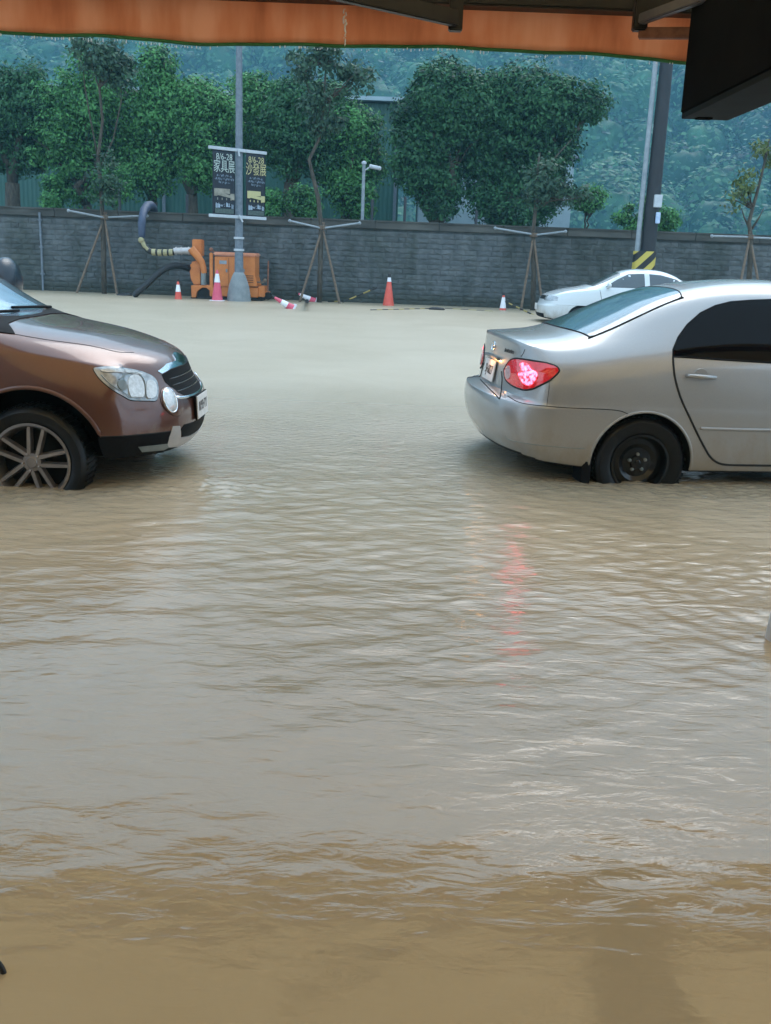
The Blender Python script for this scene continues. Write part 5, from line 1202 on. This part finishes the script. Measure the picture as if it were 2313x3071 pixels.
jc = q8(1553, 1115); mb = MB().lathe([(.001, -.04), (.10, -.045), (.12, -.02), (.12, .02), (.10, .045), (.001, .04)], 20, axis='Y'); w_ = mb.build('jockey_wheel', M['rubber'], pump, smooth=40); w_.location = (jc.x, .3, jc.z)
MB().tube([q8(1570, 705, .3), q8(1562, 1080, .3)], .022, 8).build('handle_bar', M['rust'], pump, smooth=60)
MB().bar(q8(1445, 1075, .3), q8(1592, 1075, .3), .06, .06).build('drawbar', M['orange_metal'], pump)
mb = MB(); mb.box(q8(1480, 955, .2), (.22, .12, .04)); mb.ball(q8(1530, 935, .2), .06, 8, 6); mb.build('coiled_strap', M['bamboo'], pump, smooth=60)
mb = MB(); mb.ball(q8(905, 575, .0), .06, 10, 7); mb.tube([q8(905, 575, 0), q8(940, 600, 0)], .02, 6); mb.build('red_cap', M['rust'], pump, smooth=60)
mb = MB(); mb.tube([q8(478, 597, .1), q8(500, 592, .1), q8(650, 590, .1), q8(670, 595, .1)], [.10, .095, .095, .10], 16)
for xx in (500, 560, 645): mb.tube([q8(xx - 5, 591, .1), q8(xx + 5, 591, .1)], .115, 16)
mb.build('discharge_pipe', M['chrome'] if False else M['silver_plastic'], pump, smooth=50)
hoseA = [(470, 605), (420, 610), (350, 612), (280, 610), (215, 602), (170, 585), (130, 535), (100, 480)]
mb = MB(); mb.tube([q8(x, y, .1) for x, y in hoseA], .085, 14); ho = mb.build('wrapped_hose', M['black_hose'], pump, smooth=60)
mb = MB()
for x, y in ((440, 609), (375, 612), (310, 612), (240, 606)):
    mb.tube([q8(x + 22, y, .1), q8(x - 22, y + 0, .1)], .098, 14)
mb.tube([q8(175, 588, .08), q8(130, 535, .07), q8(98, 470, .06)], .065, 10); mb.ball(q8(92, 465, .05), .09, 10, 7)
mb.build('yellow_wrapping', mottled('dirty_yellow_wrap', (.28, .24, .12), (.42, .38, .22), 12, .7, .3, .01), ho, smooth=50)
mb = MB(); path = [(100, 470, .1), (100, 400, .1), (98, 300, .1), (105, 200, .3), (125, 120, .7), (165, 66, 1.1), (205, 62, 1.5), (235, 90, 2.0), (245, 190, 2.35), (245, 420, 2.4)]
pts_ = [q8(*p) for p in path]; base_n = len(mb.v); mb.tube(pts_, [.06, .10, .11, .11, .12, .13, .13, .12, .11, .1], 14)
mb.build('flat_hose', M['blue_hose'], pump, smooth=180)
mb = MB(); path = [(650, 792, .2), (600, 776, .1), (540, 762, 0), (470, 762, -.1), (400, 782, -.2), (320, 832, -.3), (240, 902, -.4), (150, 985, -.5), (60, 1065, -.6), (0, 1120, -.65)]
mb.tube([q8(*p) for p in curve3(path)] if False else [q8(*p) for p in path], .088, 14)
for i in range(60):
    t_ = i / 60 * (len(path) - 1); k_ = int(t_); f_ = t_ - k_; a_ = [path[k_][j] + (path[k_ + 1][j] - path[k_][j]) * f_ for j in range(3)]; b_ = [path[k_][j] + (path[k_ + 1][j] - path[k_][j]) * min(1, f_ + .05) for j in range(3)]
    mb.tube([q8(*a_), q8(*b_)], .098, 12)
mb.build('suction_hose', M['black_hose'], pump, smooth=40)
p_ = onwater(372, 886); tag(MB().ball((p_.x, p_.y, .0), .17, 12, 8, sc3=(1.3, .8, .45)).ball((p_.x + .16, p_.y, .02), .09, 8, 6).build('debris_bag', M['black_hose'], smooth=180), 'black lump of debris floating by the end of the black suction hose', 'debris')

# ------------------------------------------------------------ cones
def cone(label, px, py, h, Y=None, mats=('cone_red', 'cone_white'), tilt=None, band=(.52, .80), z0=0.0, cap=False, group='traffic cones in the flood'):
    p = onwater(px, py) if Y is None else at(px, py, Y)
    t = thing('traffic_cone', label, 'traffic cone', (p.x, p.y, z0), 0, group)
    r0 = h * .19; f = lambda q: r0 + (h * .035 - r0) * q
    mb = MB(); mb.lathe([(f(-.02), -.02 * h), (f(.5), .5 * h), (f(.97), .97 * h), (f(1) * .8, h), (.004, h * 1.0)], 20); b_ = mb.build('body', M[mats[0]], t, smooth=60)
    MB().lathe([(f(band[0]) + .004, band[0] * h), (f(band[1]) + .004, band[1] * h)], 20, close=False).build('reflective_band', M[mats[1]], b_, smooth=60)
    s_ = r0 * 1.25; mb = MB(); mb.box((0, 0, -.01), (2 * s_, 2 * s_, .05)); mb.build('base_plate', M['black_plastic'] if mats[0] == 'cone_red' else M['cone_white'], t, bevel=.01)
    if cap: MB().lathe([(.05 * h, .93 * h), (.055 * h, 1.02 * h), (.02 * h, 1.06 * h), (.001, 1.06 * h)], 12).build('top_clip', M['black_paint'], t, smooth=60)
    if tilt: t.rotation_euler = tuple(rad(a) for a in tilt)
    return t
cone('small red cone with white band standing left of the orange pump', 535, 897, .60, Y=29.3, band=(.45, .78), cap=True, z0=-.06)
cone('large pink cone with white band standing between pump and lamp post', 652, 897, .86, Y=29.3, mats=('cone_pink', 'cone_white'), band=(.60, .88), z0=-.0)
cone('tall red cone standing alone left of the floating barrier poles', 1165, 916, .93, band=(.80, .93), cap=True, z0=-.05)
cone('cone sunk to its white band in front of the mossy sapling', 1508, 930, .70, band=(.40, .85), cap=True, z0=-.22)
cone('toppled pink cone floating against the wall at the left', 196, 868, .62, mats=('cone_pink', 'cone_white'), tilt=(0, -66, 160), z0=.02, band=(.35, .85), group='toppled cones floating in the flood')
cone('toppled pink cone floating nearest, left of the crooked sapling', 878, 926, .60, mats=('cone_pink', 'cone_white'), tilt=(0, -60, 15), z0=.0, band=(.3, .6), cap=True, group='toppled cones floating in the flood')
cone('toppled pale pink cone floating under the crooked sapling', 945, 905, .60, mats=('cone_pink', 'cone_white'), tilt=(0, -66, 12), z0=.0, band=(.3, .85), cap=True, group='toppled cones floating in the flood')
# striped bars
def bar(label, a, b, r=.022, za=0.0, zb=0.0, Ya=None, Yb=None):
    pa = onwater(*a, za) if Ya is None else at(*a, Ya); pb = onwater(*b, zb) if Yb is None else at(*b, Yb)
    mb = MB(); n = max(4, int((pb - pa).length / .22))
    for i in range(n):
        mb.tube([pa.lerp(pb, i / n), pa.lerp(pb, (i + 1) / n)], r, 8, mi=i % 2)
    tag(mb.build('barrier_pole', [M['black_paint'], M['yellow']], smooth=60), label, 'barrier pole', 'striped barrier poles')
bar('short striped pole slanting down left of the tall red cone', (1028, 906), (1132, 862), Ya=30.4, Yb=30.2)
bar('long striped pole floating right of the tall red cone', (1112, 930), (1318, 925), .02, .004, .004)
bar('striped pole floating end on behind the long one', (1335, 925), (1478, 934), .016, .002, -.004)
bar('striped pole sloping from the sunk cone down to the white car', (1517, 905), (1606, 947), Ya=30.0, Yb=28.2)
bar('thin striped pole floating beside the toppled cones', (985, 905), (1050, 903), .022, .01, .02)
tag(MB().ball(onwater(1310, 927, .02), .16, 10, 6, sc3=(1.5, .6, .4)).build('floating_debris', M['black_hose'], smooth=180), 'small black debris floating mid way along the barrier poles', 'debris')
tag(MB().tube([onwater(920, 903, -.05), onwater(921, 903, .25)], .05, 8).build('short_stump', M['pole_dark'], smooth=60), 'short dark stump beside the pale toppled cone', 'stump')

# ================================================================== haze
m = bpy.data.materials.new('rain_haze'); m.use_nodes = True; nt = m.node_tree; nt.nodes.clear()
pv = nt.nodes.new('ShaderNodeVolumePrincipled'); pv.inputs['Color'].default_value = (.19, .46, .60, 1); pv.inputs['Density'].default_value = .0013; pv.inputs['Anisotropy'].default_value = .1
out = nt.nodes.new('ShaderNodeOutputMaterial'); nt.links.new(pv.outputs[0], out.inputs['Volume'])
hz = MB().box((0, 330, 148), (1100, 720, 300)).build('haze', m); tag(hz, 'pale blue rain haze in the air', 'haze', kind='stuff')
# the trailer is cut to the scene: sea level of the box is a metre under the road
for o_ in list(bpy.data.objects):
    if o_.type == 'MESH' and len(o_.data.polygons) == 0: print('EMPTY MESH', o_.name)
print('objects', len(bpy.data.objects), 'polys', sum(len(o_.data.polygons) for o_ in bpy.data.objects if o_.type == 'MESH'))
